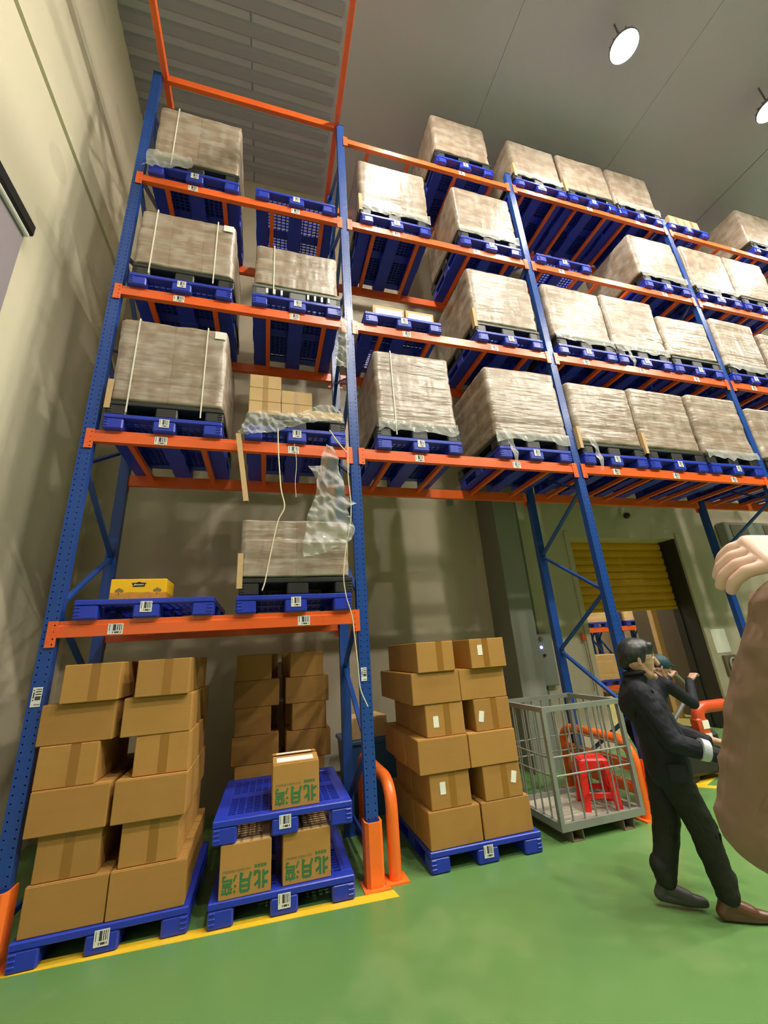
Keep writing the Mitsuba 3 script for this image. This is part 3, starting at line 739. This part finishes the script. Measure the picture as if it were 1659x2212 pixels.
# ------------------------------------------------------------------ films, cords and strips
LFm = thing('torn_film', 'torn crumpled clear film draped over the pallets on the second shelf', 'plastic film')
ent(LFm, 'sheet', sheet([(1.30, 3.80), (1.36, 3.98), (1.46, 4.01), (1.64, 4.02), (1.86, 4.02), (1.97, 4.08), (2.05, 4.13), (2.22, 4.14), (2.30, 4.06)], [(1.27, 3.74), (1.36, 3.72), (1.45, 3.735), (1.58, 3.77), (1.75, 3.84), (1.91, 3.91), (2.1, 3.955), (2.22, 3.965), (2.31, 3.95)], -.085, 80, 16, .035, 4, 14), 'm_film', smooth=50)
k = thing('hanging_film', 'large clear film sheet hanging in front of the blue upright', 'plastic film')
ent(k, 'sheet', sheet([(2.10, 3.64), (2.05, 3.44), (1.99, 3.08), (1.92, 2.92), (1.88, 2.66), (1.87, 2.50)], [(2.17, 3.64), (2.24, 3.3), (2.29, 3.11), (2.385, 3.03), (2.28, 2.98), (2.35, 2.79), (2.31, 2.66), (2.1, 2.56)], -.16, 60, 26, .06, 9, 8), 'm_film', smooth=50)
ent(k, 'torn_flap', sheet([(1.93, 3.40), (1.99, 3.41), (2.05, 3.42)], [(1.99, 3.28), (2.02, 3.3), (2.06, 3.3)], -.15, 12, 8, .03, 12, 10), 'm_film', smooth=50)
tag(ent(None, 'film_bunch', sheet([(2.31, 5.34), (2.26, 5.02), (2.22, 4.84), (2.24, 4.66)], [(2.39, 5.36), (2.385, 5.01), (2.39, 4.76), (2.37, 4.60)], -.08, 40, 14, .06, 21, 12), 'm_film', smooth=50), 'bunched clear film hanging beside the blue upright below the third shelf', 'plastic film')
def cord(pts, y, r, label, name='cord'):
    p = arc([(a, y, b) for a, b in pts], .06, 5)
    tag(ent(None, numbered_free(name), tube(p, r, 6), 'm_cord', smooth=True), label, 'cord')
def numbered_free(n): return n
cord([(1.64, 3.80), (1.65, 3.53), (1.68, 3.15), (1.725, 2.98), (1.66, 2.87), (1.6, 2.54), (1.56, 2.29), (1.54, 2.23)], -.13, .0065, 'white strap end hanging from the torn film down over the wrapped load')
cord([(2.15, 3.84), (2.23, 3.71), (2.32, 3.6)], -.11, .007, 'short white strap across the second shelf beam by the upright')
cord([(2.32, 3.67), (2.31, 3.28), (2.33, 3.04), (2.32, 2.85), (2.26, 2.58), (2.23, 2.32), (2.25, 2.15), (2.30, 1.99), (2.31, 1.84), (2.33, 1.61), (2.34, 1.39), (2.40, 1.26)], -.17, .005, 'long pale cord hanging down along the blue upright')
cord([(1.80, 3.66), (1.825, 3.46), (1.81, 3.25), (1.82, 3.10)], -.1, .003, 'thin wire hanging below the second shelf beam')
s_ = thing('hanging_board', 'tan cardboard corner strip hanging below the second shelf beam', 'cardboard strip')
ent(s_, 'board', join(bar((1.275, -.09, 3.74), (1.375, -.09, 3.05), .045, .004, up=(0, 1, 0)), bar((1.297, -.07, 3.74), (1.397, -.07, 3.05), .004, .04, up=(0, 1, 0))), 'm_board')

# ------------------------------------------------------------------ steel cage and stool
cg = thing('steel_cage', 'open grey steel bar cage standing on the green floor', 'cage')
X0, X1, Y0, Y1, Z0, Z1 = 4.10, 5.02, -.05, .72, .09, 1.075
def sq(a, b, w): return bar(a, b, w, w, up=(1, 0, 0) if abs(a[2] - b[2]) > .1 else (0, 0, 1))
for x in (X0 + .02, X1 - .02):
    for y in (Y0 + .02, Y1 - .02): ent(cg, 'corner_post', bx(x - .02, x + .02, y - .02, y + .02, Z0, Z1), 'm_steel')
for z, n in ((Z0 + .03, 'bottom_rail'), (Z1 - .02, 'top_rail')):
    hh = .03 if z < .5 else .022
    ent(cg, n, bx(X0, X1, Y0 - .001, Y0 + .04, z - hh, z + hh), 'm_steel'); ent(cg, n, bx(X0, X1, Y1 - .04, Y1 + .001, z - hh, z + hh), 'm_steel')
    ent(cg, n, bx(X0 - .001, X0 + .04, Y0 + .04, Y1 - .04, z - hh, z + hh), 'm_steel'); ent(cg, n, bx(X1 - .04, X1 + .001, Y0 + .04, Y1 - .04, z - hh, z + hh), 'm_steel')
cyl = lambda a, b, r=.008: tube([a, b], r, 8)
for i in range(1, 7):
    x = X0 + .02 + (X1 - X0 - .04) * i / 7
    for y in (Y0 + .02, Y1 - .02): ent(cg, 'bar', cyl((x, y, Z0 + .05), (x, y, Z1 - .04)), 'm_steel')
for i in range(1, 6):
    y = Y0 + .02 + (Y1 - Y0 - .04) * i / 6
    for x in (X0 + .02, X1 - .02): ent(cg, 'bar', cyl((x, y, Z0 + .05), (x, y, Z1 - .04)), 'm_steel')
for z in (.655, .505):
    for y in (Y0 + .012, Y1 - .012): ent(cg, 'cross_bar', cyl((X0 + .03, y, z), (X1 - .03, y, z)), 'm_steel')
    for x in (X0 + .012, X1 - .012): ent(cg, 'cross_bar', cyl((x, Y0 + .03, z), (x, Y1 - .03, z)), 'm_steel')
ent(cg, 'base_sheet', bx(X0 + .01, X1 - .01, Y0 + .01, Y1 - .01, Z0 + .01, Z0 + .018), 'm_sheet')
for x in (X0 + .16, X1 - .20):
    ent(cg, 'foot', join(bx(x - .06, x - .052, Y0 + .01, Y1 - .01, 0, Z0), bx(x + .052, x + .06, Y0 + .01, Y1 - .01, 0, Z0), bx(x - .052, x + .052, Y0 + .01, Y1 - .01, 0, .008)), 'm_rust')
st = thing('red_stool', 'red plastic stool standing inside the steel cage', 'stool')
sx_, sy_, sz = 0., 0., Z0 + .0185
MS = mov(4.78, .26, 0, math.radians(-26))
ent(st, 'seat', join(cbx(sx_ - .125, sx_ + .125, sy_ - .125, sy_ + .125, sz + .40, sz + .43, .012), cbx(sx_ - .135, sx_ + .135, sy_ - .135, sy_ - .12, sz + .33, sz + .42, .004), cbx(sx_ - .135, sx_ + .135, sy_ + .12, sy_ + .135, sz + .33, sz + .42, .004),
    cbx(sx_ - .135, sx_ - .12, sy_ - .12, sy_ + .12, sz + .33, sz + .42, .004), cbx(sx_ + .12, sx_ + .135, sy_ - .12, sy_ + .12, sz + .33, sz + .42, .004)), 'm_red', MS)
for a in (-1, 1):
    for b in (-1, 1):
        pts = []
        for zq_, e, ww in ((0, .165, .026), (.40, .13, .032)):
            for u in (-1, 1):
                for w_ in (-1, 1): pts.append((sx_ + a * e + u * ww - a * .02, sy_ + b * e + w_ * ww - b * .02, sz + zq_))
        ent(st, 'leg', trimesh.convex.convex_hull(np.array(pts)), 'm_red', MS)
for b in (-1, 1):
    ent(st, 'stretcher', cbx(sx_ - .145, sx_ + .145, sy_ + b * .14 - .008, sy_ + b * .14 + .008, sz + .10, sz + .15, .003), 'm_red', MS)
    ent(st, 'stretcher', cbx(sx_ + b * .14 - .008, sx_ + b * .14 + .008, sy_ - .135, sy_ + .135, sz + .10, sz + .15, .003), 'm_red', MS)
tag(ent(None, 'paper_scrap', trimesh.Trimesh([(4.17, .02, Z0 + .02), (4.27, .0, Z0 + .021), (4.29, .07, Z0 + .03), (4.18, .09, Z0 + .022)], [[0, 1, 2], [0, 2, 3]]), 'm_paper'), 'white paper scrap on the floor of the steel cage', 'paper')

# ------------------------------------------------------------------ things by the walls
bn = thing('blue_bin', 'dark blue bin behind the bent-tube guard', 'bin')
ent(bn, 'tub', trimesh.convex.convex_hull(np.array([(x, y, z) for z, e in ((0, .0), (.72, .05)) for x in (2.52 - e, 3.02 + e) for y in (1.35 - e, 1.85 + e)])), 'm_bin')
ent(bn, 'rim', cbx(2.45, 3.09, 1.28, 1.92, .70, .75, .012), 'm_bin')
carton(2.74, 1.36, .751, .44, .36, .22, 'tan carton on top of the dark blue bin', None, None, .12, 'm_kraft_pale', 'bin_carton')
sw = thing('switch_box', 'pale wall box with a lit blue indicator beside the dark column', 'switch box')
ent(sw, 'box', cbx(5.72, 6.02, YB - .1, YB, 1.0, 1.78, .012), 'm_column')
i_ = ent(sw, 'indicator', trimesh.creation.icosphere(2, .022).apply_translation((5.80, YB - .105, 1.57)), 'm_white', label='lit blue indicator lamp')
scene[i_]['emitter'] = {'type': 'area', 'radiance': rgb((1.6, 2.0, 9.0))}
ent(sw, 'knob', trimesh.creation.cylinder(.02, .03).apply_transform(mov(5.83, YB - .112, 1.45, 0, math.pi / 2)), 'm_black')
ent(sw, 'red_knob', trimesh.creation.cylinder(.03, .03).apply_transform(mov(5.81, YB - .112, 1.70, 0, math.pi / 2)), 'm_rust')
rb = thing('pull_switch', 'small red wall switch with a cable left of the dock doorway', 'switch')
ent(rb, 'button', cbx(6.65, 6.72, YB - .07, YB - .03, 1.62, 1.74, .012), 'm_truck')
ent(rb, 'cable', tube([(6.69, YB - .04, 1.63), (6.70, YB - .04, 1.2), (6.69, YB - .04, .85)], .008, 6), 'm_grey')
cm = thing('dome_camera', 'small white and black camera on the wall above the dock doorway', 'camera')
ent(cm, 'bracket', cbx(8.20, 8.27, YB - .07, YB, 3.90, 4.02, .012), 'm_white')
ent(cm, 'dome', trimesh.creation.icosphere(2, .06).apply_translation((8.25, YB - .09, 3.85)), 'm_black', smooth=True)
tag(ent(None, 'wall_notice', cbx(9.57, 9.93, YB - .012, YB, 1.24, 1.66, .003), 'm_paper'), 'white notice sheet on the wall right of the dock doorway', 'notice')
hr = thing('hose_reel', 'dark wall-mounted reel under the white notice', 'hose reel')
ent(hr, 'plate', cbx(9.66, 9.95, YB - .06, YB, .84, 1.2, .01), 'm_rust')
ent(hr, 'loop', tube([(9.80 + .09 * math.cos(a), YB - .09, 1.02 + .13 * math.sin(a)) for a in np.linspace(0, 2 * math.pi, 20)], .018, 8), 'm_sheet', smooth=True)
jb = thing('cable_duct', 'grey duct with two brown hatches on the wall at the right edge', 'duct')
ent(jb, 'duct', cbx(10.6, 13.2, YB - .2, YB - .004, 3.25, 3.75, .02), 'm_column')
for xq in (10.97, 11.93): ent(jb, 'hatch', cbx(xq - .24, xq + .24, YB - .215, YB - .2, 3.3, 3.68, .004), 'm_rust')
tag(ent(None, 'junction_box', cbx(4.51, 4.61, YB - .05, YB, 3.95, 4.06, .01), 'm_column'), 'small junction box high on the back wall above the carton stack', 'junction box')

# rack and goods beyond the doorway
fr_ = thing('far_rack', 'blue and orange rack seen through the dock doorway', 'pallet rack')
for xq in (10.75, 12.0, 12.3, 13.8):
    ent(fr_, 'upright', bx(xq - .06, xq + .06, 7.0, 7.1, 0, 4.4), 'm_blue'); ent(fr_, 'upright', bx(xq - .06, xq + .06, 8.0, 8.1, 0, 4.4), 'm_blue')
    ent(fr_, 'brace', bar((xq, 7.1, .5), (xq, 8.0, 1.6), .03, .05, up=(1, 0, 0)), 'm_blue'); ent(fr_, 'brace', bar((xq, 8.0, 1.6), (xq, 7.1, 2.7), .03, .05, up=(1, 0, 0)), 'm_blue')
for zq in (.28, 1.93):
    for a, b in ((10.75, 12.0), (12.3, 13.8)):
        ent(fr_, 'beam', prism_x([(6.97, zq), (7.0, zq), (7.0, zq - .14), (6.97, zq - .14)], a, b), 'm_orange'); ent(fr_, 'beam', prism_x([(8.1, zq), (8.13, zq), (8.13, zq - .14), (8.1, zq - .14)], a, b), 'm_orange')
for j, (xq, zq) in enumerate(((11.35, .28), (11.35, 1.93), (13.0, .28), (13.0, 1.93))):
    wh = f'{"lower" if zq < 1 else "upper"} shelf, {"left" if xq < 12 else "right"} bay, of the rack beyond the doorway'
    k = pallet(xq, 6.95, zq, f'blue pallet on the {wh}', code=False)
    tag(ent(None, 'far_load', load_mesh(1.0, 1.0, .72, 4, 3, 90 + j), 'm_kraft_pale', mov(xq, 6.99, zq + PH), smooth=30), f'pale wrapped load on the {wh}', 'pallet load')

# powered pallet truck
pt = thing('pallet_truck', 'dark powered pallet truck with an orange-red cowl behind the man', 'pallet truck')
ent(pt, 'chassis', cbx(6.25, 6.95, .55, 1.05, .06, .50, .04), 'm_black')
ent(pt, 'cowl', join(tube(arc([(6.74, .60, .40), (6.74, .60, .76), (7.2, .60, .76)], .12, 8), .07, 12), cbx(6.66, 6.82, .53, .68, .38, .66, .03)), 'm_truck', smooth=40)
for z in (.59, .45): ent(pt, 'sticker', bx(6.69, 6.79, .522, .528, z - .05, z + .04), 'm_paper', label='white sticker')
for y in (.66, .94): ent(pt, 'fork', cbx(6.9, 8.0, y - .07, y + .07, .05, .11, .015), 'm_black')
ent(pt, 'tiller', tube(arc([(6.35, .75, .5), (6.9, .75, .92), (6.75, .70, 1.10), (6.40, .62, 1.28)], .2, 8), .025, 10), 'm_grey', smooth=True)
for x, y in ((6.45, .62), (6.45, .98), (7.8, .66)): ent(pt, 'wheel', trimesh.creation.cylinder(.055, .05).apply_transform(mov(x, y, .055, 0, math.pi / 2)), 'm_black', smooth=30)

# ------------------------------------------------------------------ people
def S(p, r): return m3.Manifold.sphere(r, 20).translate(tuple(p))
def limb(*pr): return m3.Manifold.batch_hull([S(p, r) for p, r in pr])
def ell(p, rx, ry, rz, rot=(0, 0, 0)): return m3.Manifold.sphere(1., 32).scale((rx, ry, rz)).rotate(rot).translate(tuple(p))
def fuse(parts, ref=.016, it=8):
    m = m3.Manifold.batch_boolean(parts, m3.OpType.Add).refine_to_length(ref)
    me = m.to_mesh(); t = trimesh.Trimesh(np.array(me.vert_properties[:, :3]), np.array(me.tri_verts), process=True)
    t.merge_vertices()
    v0 = np.array(t.vertices); trimesh.smoothing.filter_taubin(t, lamb=.5, nu=.5, iterations=it)
    v1 = np.array(t.vertices); bad = ~(np.linalg.norm(v1 - v0, axis=1) < .02); v1[bad] = v0[bad]; t.vertices = v1
    return t
def folds(m, amp=.006, f=13., seed=3):
    v, n = np.array(m.vertices), np.array(m.vertex_normals)
    q = v * f; d = np.abs(meshkit.fbm(q * np.array([1, 1, 2.2]), 3, seed) - .5) * 2
    m.vertices = v - n * ((1 - d) ** 2 * amp)[:, None]; return m
def head_parts(c, fx, up=(0, 0, 1), s=1.):
    """skull, jaw, nose, ears; c = head centre, fx = facing direction"""
    f = np.array(fx, float); f /= np.linalg.norm(f); u = np.array(up, float); u -= f * (u @ f); u /= np.linalg.norm(u); r = np.cross(f, u)
    P = lambda a, b, d: np.array(c) + s * (a * f + b * r + d * u)
    sk = [S(P(-.015, 0, .028), .086 * s), S(P(.01, 0, .03), .082 * s), limb((P(.02, 0, -.0), .07 * s), (P(.045, 0, -.085), .036 * s)), limb((P(-.02, .03, -.02), .05 * s), (P(.04, .018, -.085), .03 * s)), limb((P(-.02, -.03, -.02), .05 * s), (P(.04, -.018, -.085), .03 * s)),
          limb((P(.083, 0, .022), .012 * s), (P(.106, 0, -.022), .015 * s)), limb((P(.076, -.03, .034), .014 * s), (P(.076, .03, .034), .014 * s)), limb((P(.078, -.018, -.058), .011 * s), (P(.078, .018, -.058), .011 * s)), S(P(.078, 0, -.1), .02 * s)]
    for q in (-1, 1): sk.append(limb((P(-.01, q * .078, .012), .014 * s), (P(-.004, q * .08, -.028), .010 * s)))
    return sk, P
def eyes(k, P, s=1.):
    for q in (-1, 1):
        w = trimesh.creation.icosphere(2, .0125 * s).apply_translation(P(.073, q * .031, .012)); ent(k, 'eye', w, 'm_white', smooth=True)
        ent(k, 'pupil', trimesh.creation.icosphere(2, .0065 * s).apply_translation(P(.0805, q * .031, .012)), 'm_black', smooth=True)
        ent(k, 'eyebrow', tube([P(.083, q * .016, .037), P(.084, q * .032, .042), P(.074, q * .05, .036)], .0045 * s, 6), 'm_hair')
    ent(k, 'mouth', tube([P(.083, -.022, -.060), P(.0895, 0, -.059), P(.083, .022, -.060)], .0035 * s, 6), 'm_rust')
def hand_parts(wr, d, side, curl=.6, s=1., up=(0, 0, 1)):
    """wrist point, pointing direction d, palm side vector (towards which fingers curl), returns finger/palm solids"""
    d = np.array(d, float); d /= np.linalg.norm(d); c = np.array(side, float); c -= d * (c @ d); c /= np.linalg.norm(c); w = np.cross(d, c)
    wr = np.array(wr, float); out = []
    P = lambda a, b, e: wr + s * (a * d + b * w + e * c)
    out.append(limb((P(0, .0, 0), .024 * s), (P(.03, .022, 0), .017 * s), (P(.03, -.022, 0), .017 * s), (P(.085, .03, 0), .0125 * s), (P(.09, -.03, 0), .0125 * s)))
    for j, (b, L) in enumerate(((.031, .066), (.011, .075), (-.010, .070), (-.030, .055))):
        p0 = P(.085, b, 0); a = 0.; q = p0
        pts = [(q, .0098 * s)]
        for t, seg in enumerate((.45, .32, .25)):
            a += curl * (.55, .75, .6)[t]
            q = q + s * L * seg * (math.cos(a) * d + math.sin(a) * c); pts.append((q, (.0092, .0086, .0076)[t] * s))
        for u in range(3): out.append(limb(pts[u], pts[u + 1]))
    t0, t1, t2, t3 = P(.02, .03, .008), P(.05, .052, .022), P(.078, .052, .04), P(.098, .042, .052)
    out += [limb((t0, .014 * s), (t1, .0125 * s)), limb((t1, .0125 * s), (t2, .0105 * s)), limb((t2, .0105 * s), (t3, .0085 * s))]
    return out

# the walking man
mn = thing('person', 'walking man in black jacket and trousers with brown shoes, right of the cage', 'person')
MO, MF, ML = np.array((4.262, -1.12, 0)), np.array((.76, -.65, 0)), np.array((.65, .76, 0))
def W(a, b, z): return MO + a * MF + b * ML + np.array((0, 0, z))
hip, sh_c, hd = W(.0, 0, .90), W(-.06, 0, 1.31), W(.005, 0, 1.50)
hipR, hipL = W(0, -.09, .87), W(0, .09, .87)
shR, shL = W(-.05, -.19, 1.29), W(-.07, .18, 1.29)
kneeR, ankR = W(.12, -.085, .48), W(.165, -.05, .085)
kneeL, ankL = W(-.06, .05, .47), W(-.15, .0, .10)
elR, wrR = W(.06, -.26, 1.00), W(.34, -.20, .92)
elL, wrL = W(.08, .25, 1.02), W(.36, .16, .93)
fwd = MF / np.linalg.norm(MF)
hp, P = head_parts(hd, fwd * 1. + np.array((.05, .05, -.10)), s=1.15)
body = hp + [limb((sh_c + (0, 0, .02), .05), (hd + (0, 0, -.06), .052)), limb((shR, .05), (shL, .05), (sh_c + (0, 0, -.1), .08)), limb((sh_c + (0, 0, -.1), .1), (W(0, .05, .95), .09), (W(0, -.05, .95), .09)),
             limb((hipR, .075), (kneeR, .05)), limb((kneeR, .048), (ankR, .034)), limb((hipL, .075), (kneeL, .05)), limb((kneeL, .048), (ankL, .034)),
             limb((shR, .045), (elR, .036)), limb((elR, .036), (wrR, .024)), limb((shL, .045), (elL, .036)), limb((elL, .036), (wrL, .024))]
body += hand_parts(wrR, fwd * .95 + np.array((0, 0, -.18)), (.1, .1, -1), .7, 1.08) + hand_parts(wrL, fwd * .95 + np.array((0, 0, -.15)), (.1, -.2, -1), .75, 1.05)
ent(mn, 'body', fuse(body, .009, 5), 'm_skin', smooth=True)
eyes(mn, P, 1.15)
jk = fuse([limb((shR, .078), (shL, .078), (sh_c + (0, 0, -.12), .14)), limb((W(-.02, .07, 1.2), .13), (W(-.02, -.07, 1.2), .13), (W(.03, .06, .96), .145), (W(.03, -.06, .96), .145)),
           limb((W(.03, .065, .95), .145), (W(.03, -.065, .95), .145), (W(.02, .075, .80), .14), (W(.02, -.075, .80), .14)),
           limb((sh_c + (0, 0, .03), .08), (W(-.025, 0, 1.385), .074)),
           limb((shR, .084), (elR, .07)), limb((elR, .07), (wrR - fwd * .05, .052)), limb((shL, .078), (elL, .062)), limb((elL, .062), (wrL - fwd * .05, .05))], .018, 6)
ent(mn, 'jacket', folds(jk, .008, 9.), 'm_jacket', smooth=True)
ent(mn, 'collar', tube([W(-.03 + .075 * math.cos(t), .072 * math.sin(t), 1.41 + .012 * math.cos(t)) for t in np.linspace(0, 2 * math.pi, 22)], .016, 8), 'm_jacket', smooth=True)
da = (wrR - elR) / np.linalg.norm(wrR - elR)
ent(mn, 'reflective_cuff', tube([elR + da * .15, elR + da * .195], [.066, .063], 18), 'm_reflect', smooth=40, label='pale reflective sleeve band')
ent(mn, 'pocket', cbx(-.05, .05, -.004, .004, -.05, .05, .003), 'm_jacket', mov(*W(.05, -.235, .82), math.atan2(-.65, .76)))
tr_ = fuse([limb((W(0, .07, .9), .12), (W(0, -.07, .9), .12), (hipR + (0, 0, -.06), .11), (hipL + (0, 0, -.06), .11)),
            limb((hipR, .115), (kneeR, .09)), limb((kneeR, .09), (ankR + (0, 0, .05), .07)), limb((hipL, .115), (kneeL, .09)), limb((kneeL, .09), (ankL + (0, 0, .05), .068)), limb((ankL + (0, 0, .12) - fwd * .01, .073), (ankL + (0, 0, .06), .066)), limb((ankR + (0, 0, .14), .076), (ankR + (0, 0, .05), .068))], .018, 6)
ent(mn, 'trousers', folds(tr_, .008, 8., 6), 'm_trousers', smooth=True)
def shoe(a, d, mat_, k, heel=0.):
    d = np.array(d, float); d /= np.linalg.norm(d)
    m = fuse([limb((a + (0, 0, .04), .045), (a - d * .05 + (0, 0, -.045 + heel), .038)), limb((a - d * .05 + (0, 0, -.047 + heel), .036), (a + d * .10 + (0, 0, -.047), .040)), limb((a + d * .10 + (0, 0, -.047), .040), (a + d * .185 + (0, 0, -.055), .028)), limb((a + (0, 0, .0), .042), (a + d * .10 + (0, 0, -.04), .042))], .012, 5)
    v = np.array(m.vertices); v[:, 2] = np.maximum(v[:, 2], .002); m.vertices = v
    ent(k, 'shoe', m, mat_, smooth=True)
shoe(ankR, (.86, -.5, 0), 'm_shoe_brown', mn); shoe(ankL, (.8, -.6, 0), 'm_shoe_grey', mn, .01)
hair = fuse([S(P(-.022, 0, .036), .112), S(P(.008, 0, .05), .098), limb((P(-.06, .0, .03), .065), (P(-.075, 0, -.03), .05)), limb((P(-.03, .055, .02), .04), (P(-.03, -.055, .02), .04)), limb((P(.062, -.04, .082), .034), (P(.062, .04, .082), .034))], .012, 5)
hm = hair
ent(mn, 'hair', hm, 'm_hair', smooth=True, label='short black hair')

# the stooping person behind him
p2 = thing('person', 'stooping person in dark clothes and teal cap half hidden behind the walking man', 'person')
hd2 = np.array((5.93, .22, 1.30)); hip2 = np.array((5.45, .25, .85)); sc2 = np.array((5.80, .24, 1.13))
hp2, P2 = head_parts(hd2, (.85, -.45, -.35))
aL2, aR2 = np.array((5.55, .36, .09)), np.array((5.32, .14, .09)); kL2, kR2 = np.array((5.60, .35, .46)), np.array((5.42, .15, .46))
e1, w1 = np.array((6.08, .06, .92)), np.array((6.34, .22, 1.14)); e2, w2 = np.array((6.05, .42, .92)), np.array((6.33, .48, 1.16))
s1, s2 = sc2 + (0, -.17, 0), sc2 + (0, .17, 0)
b2 = hp2 + [limb((sc2, .05), (hd2 + (-.03, 0, -.05), .05)), limb((s1, .04), (s2, .04), (sc2 + (-.08, 0, -.08), .06)), limb((sc2 + (-.08, 0, -.08), .07), (hip2, .085)), limb((hip2 + (0, .09, 0), .075), (kL2, .05)), limb((kL2, .048), (aL2, .034)), limb((hip2 + (0, -.09, 0), .075), (kR2, .05)), limb((kR2, .048), (aR2, .034)),
            limb((s1, .045), (e1, .036)), limb((e1, .036), (w1, .024)), limb((s2, .045), (e2, .036)), limb((e2, .036), (w2, .024))] + hand_parts(w1, (.7, .1, .5), (.3, .1, -1), .9) + hand_parts(w2, (.7, .1, .5), (.3, .1, -1), .9)
ent(p2, 'body', fuse(b2, .011, 5), 'm_skin', smooth=True)
eyes(p2, P2)
ent(p2, 'jacket', fuse([limb((s1, .07), (s2, .07), (sc2 + (-.08, 0, -.08), .12)), limb((sc2 + (-.06, .06, -.06), .12), (sc2 + (-.06, -.06, -.06), .12), (hip2 + (0, .06, .0), .125), (hip2 + (0, -.06, .0), .125)), limb((s1, .07), (e1, .056)), limb((e1, .056), (w1 - (.03, 0, .02), .044)), limb((s2, .07), (e2, .056)), limb((e2, .056), (w2 - (.03, 0, .02), .044)), limb((sc2 + (.02, 0, -.03), .10), (sc2 + (.06, 0, .07), .066))], .02, 6), 'm_jacket', smooth=True)
ent(p2, 'trousers', fuse([limb((hip2 + (0, .07, 0), .12), (hip2 + (0, -.07, 0), .12)), limb((hip2 + (0, .09, -.02), .105), (kL2, .08)), limb((kL2, .08), (aL2 + (0, 0, .04), .065)), limb((hip2 + (0, -.09, -.02), .105), (kR2, .08)), limb((kR2, .08), (aR2 + (0, 0, .04), .065))], .02, 6), 'm_trousers', smooth=True)
shoe(aL2, (1, 0, 0), 'm_shoe_grey', p2); shoe(aR2, (1, 0, 0), 'm_shoe_grey', p2)
ent(p2, 'cap', fuse([S(P2(-.018, 0, .045), .097), S(P2(.01, 0, .05), .092), limb((P2(.08, -.04, .06), .014), (P2(.08, .04, .06), .014), (P2(.14, 0, .05), .01))], .014, 4), 'm_cap', smooth=True, label='teal cap')

# the person at the right edge, arm raised, standing beside the camera
p3 = thing('person', 'brown-sleeved person at the right edge with a raised hand, beside the camera', 'person')
hip3, sc3, hd3 = np.array((2.56, -3.72, .92)), np.array((2.52, -3.66, 1.40)), np.array((2.54, -3.61, 1.63))
sl, sr = np.array((2.34, -3.56, 1.40)), np.array((2.71, -3.72, 1.39))
el3, wl3 = np.array((2.246, -3.228, 1.423)), np.array((2.282, -3.338, 1.715))
er3, wr3 = np.array((2.80, -3.68, 1.10)), np.array((2.78, -3.52, .90))
k1, k2, a1, a2 = np.array((2.47, -3.68, .49)), np.array((2.66, -3.72, .49)), np.array((2.46, -3.74, .085)), np.array((2.67, -3.76, .085))
hp3, P3 = head_parts(hd3, (.15, 1, .15))
b3 = hp3 + [limb((sc3 + (0, 0, .02), .05), (hd3 + (0, -.02, -.06), .05)), limb((sl, .05), (sr, .05), (hip3, .11)), limb((hip3 + (-.09, 0, 0), .08), (k1, .052)), limb((k1, .05), (a1, .035)), limb((hip3 + (.09, 0, 0), .08), (k2, .052)), limb((k2, .05), (a2, .035)),
            limb((sl, .048), (el3, .036)), limb((el3, .036), (wl3, .025)), limb((sr, .048), (er3, .036)), limb((er3, .036), (wr3, .025))]
b3 += hand_parts(wl3 + np.array((.075, -.02, .055)), (-.62, .40, .12), (.3, .6, -.7), .8) + hand_parts(wr3, (0, .5, -.8), (-1, .2, 0), .6)
ent(p3, 'body', fuse(b3, .007, 5), 'm_hand_pale', smooth=True)
eyes(p3, P3)
ent(p3, 'jacket', folds(fuse([limb((sl, .075), (sr, .075), (sc3 + (0, 0, -.14), .14)), limb((sc3 + (-.07, 0, -.1), .125), (sc3 + (.07, 0, -.1), .125), (hip3 + (-.08, 0, -.05), .14), (hip3 + (.08, 0, -.05), .14)), limb((sl, .078), (el3, .062)), limb((el3, .06), (el3 * .5 + wl3 * .5, .064), (wl3 + (0, 0, -.02), .058)), limb((sr, .078), (er3, .06)), limb((er3, .06), (wr3, .046)), limb((sc3 + (0, 0, .02), .08), (sc3 + (.01, .02, .09), .07))], .014, 6)), 'm_sleeve', smooth=True)
ent(p3, 'trousers', fuse([limb((hip3 + (-.07, 0, 0), .125), (hip3 + (.07, 0, 0), .125)), limb((hip3 + (-.09, 0, -.02), .11), (k1, .08)), limb((k1, .08), (a1 + (0, 0, .04), .066)), limb((hip3 + (.09, 0, -.02), .11), (k2, .08)), limb((k2, .08), (a2 + (0, 0, .04), .066))], .02, 6), 'm_trousers', smooth=True)
shoe(a1, (0, 1, 0), 'm_shoe_grey', p3); shoe(a2, (.1, 1, 0), 'm_shoe_grey', p3)
ent(p3, 'hair', fuse([S(P3(-.022, 0, .036), .095), S(P3(.008, 0, .05), .083), limb((P3(-.06, 0, .03), .055), (P3(-.075, 0, -.03), .04))], .014, 4), 'm_hair', smooth=True)
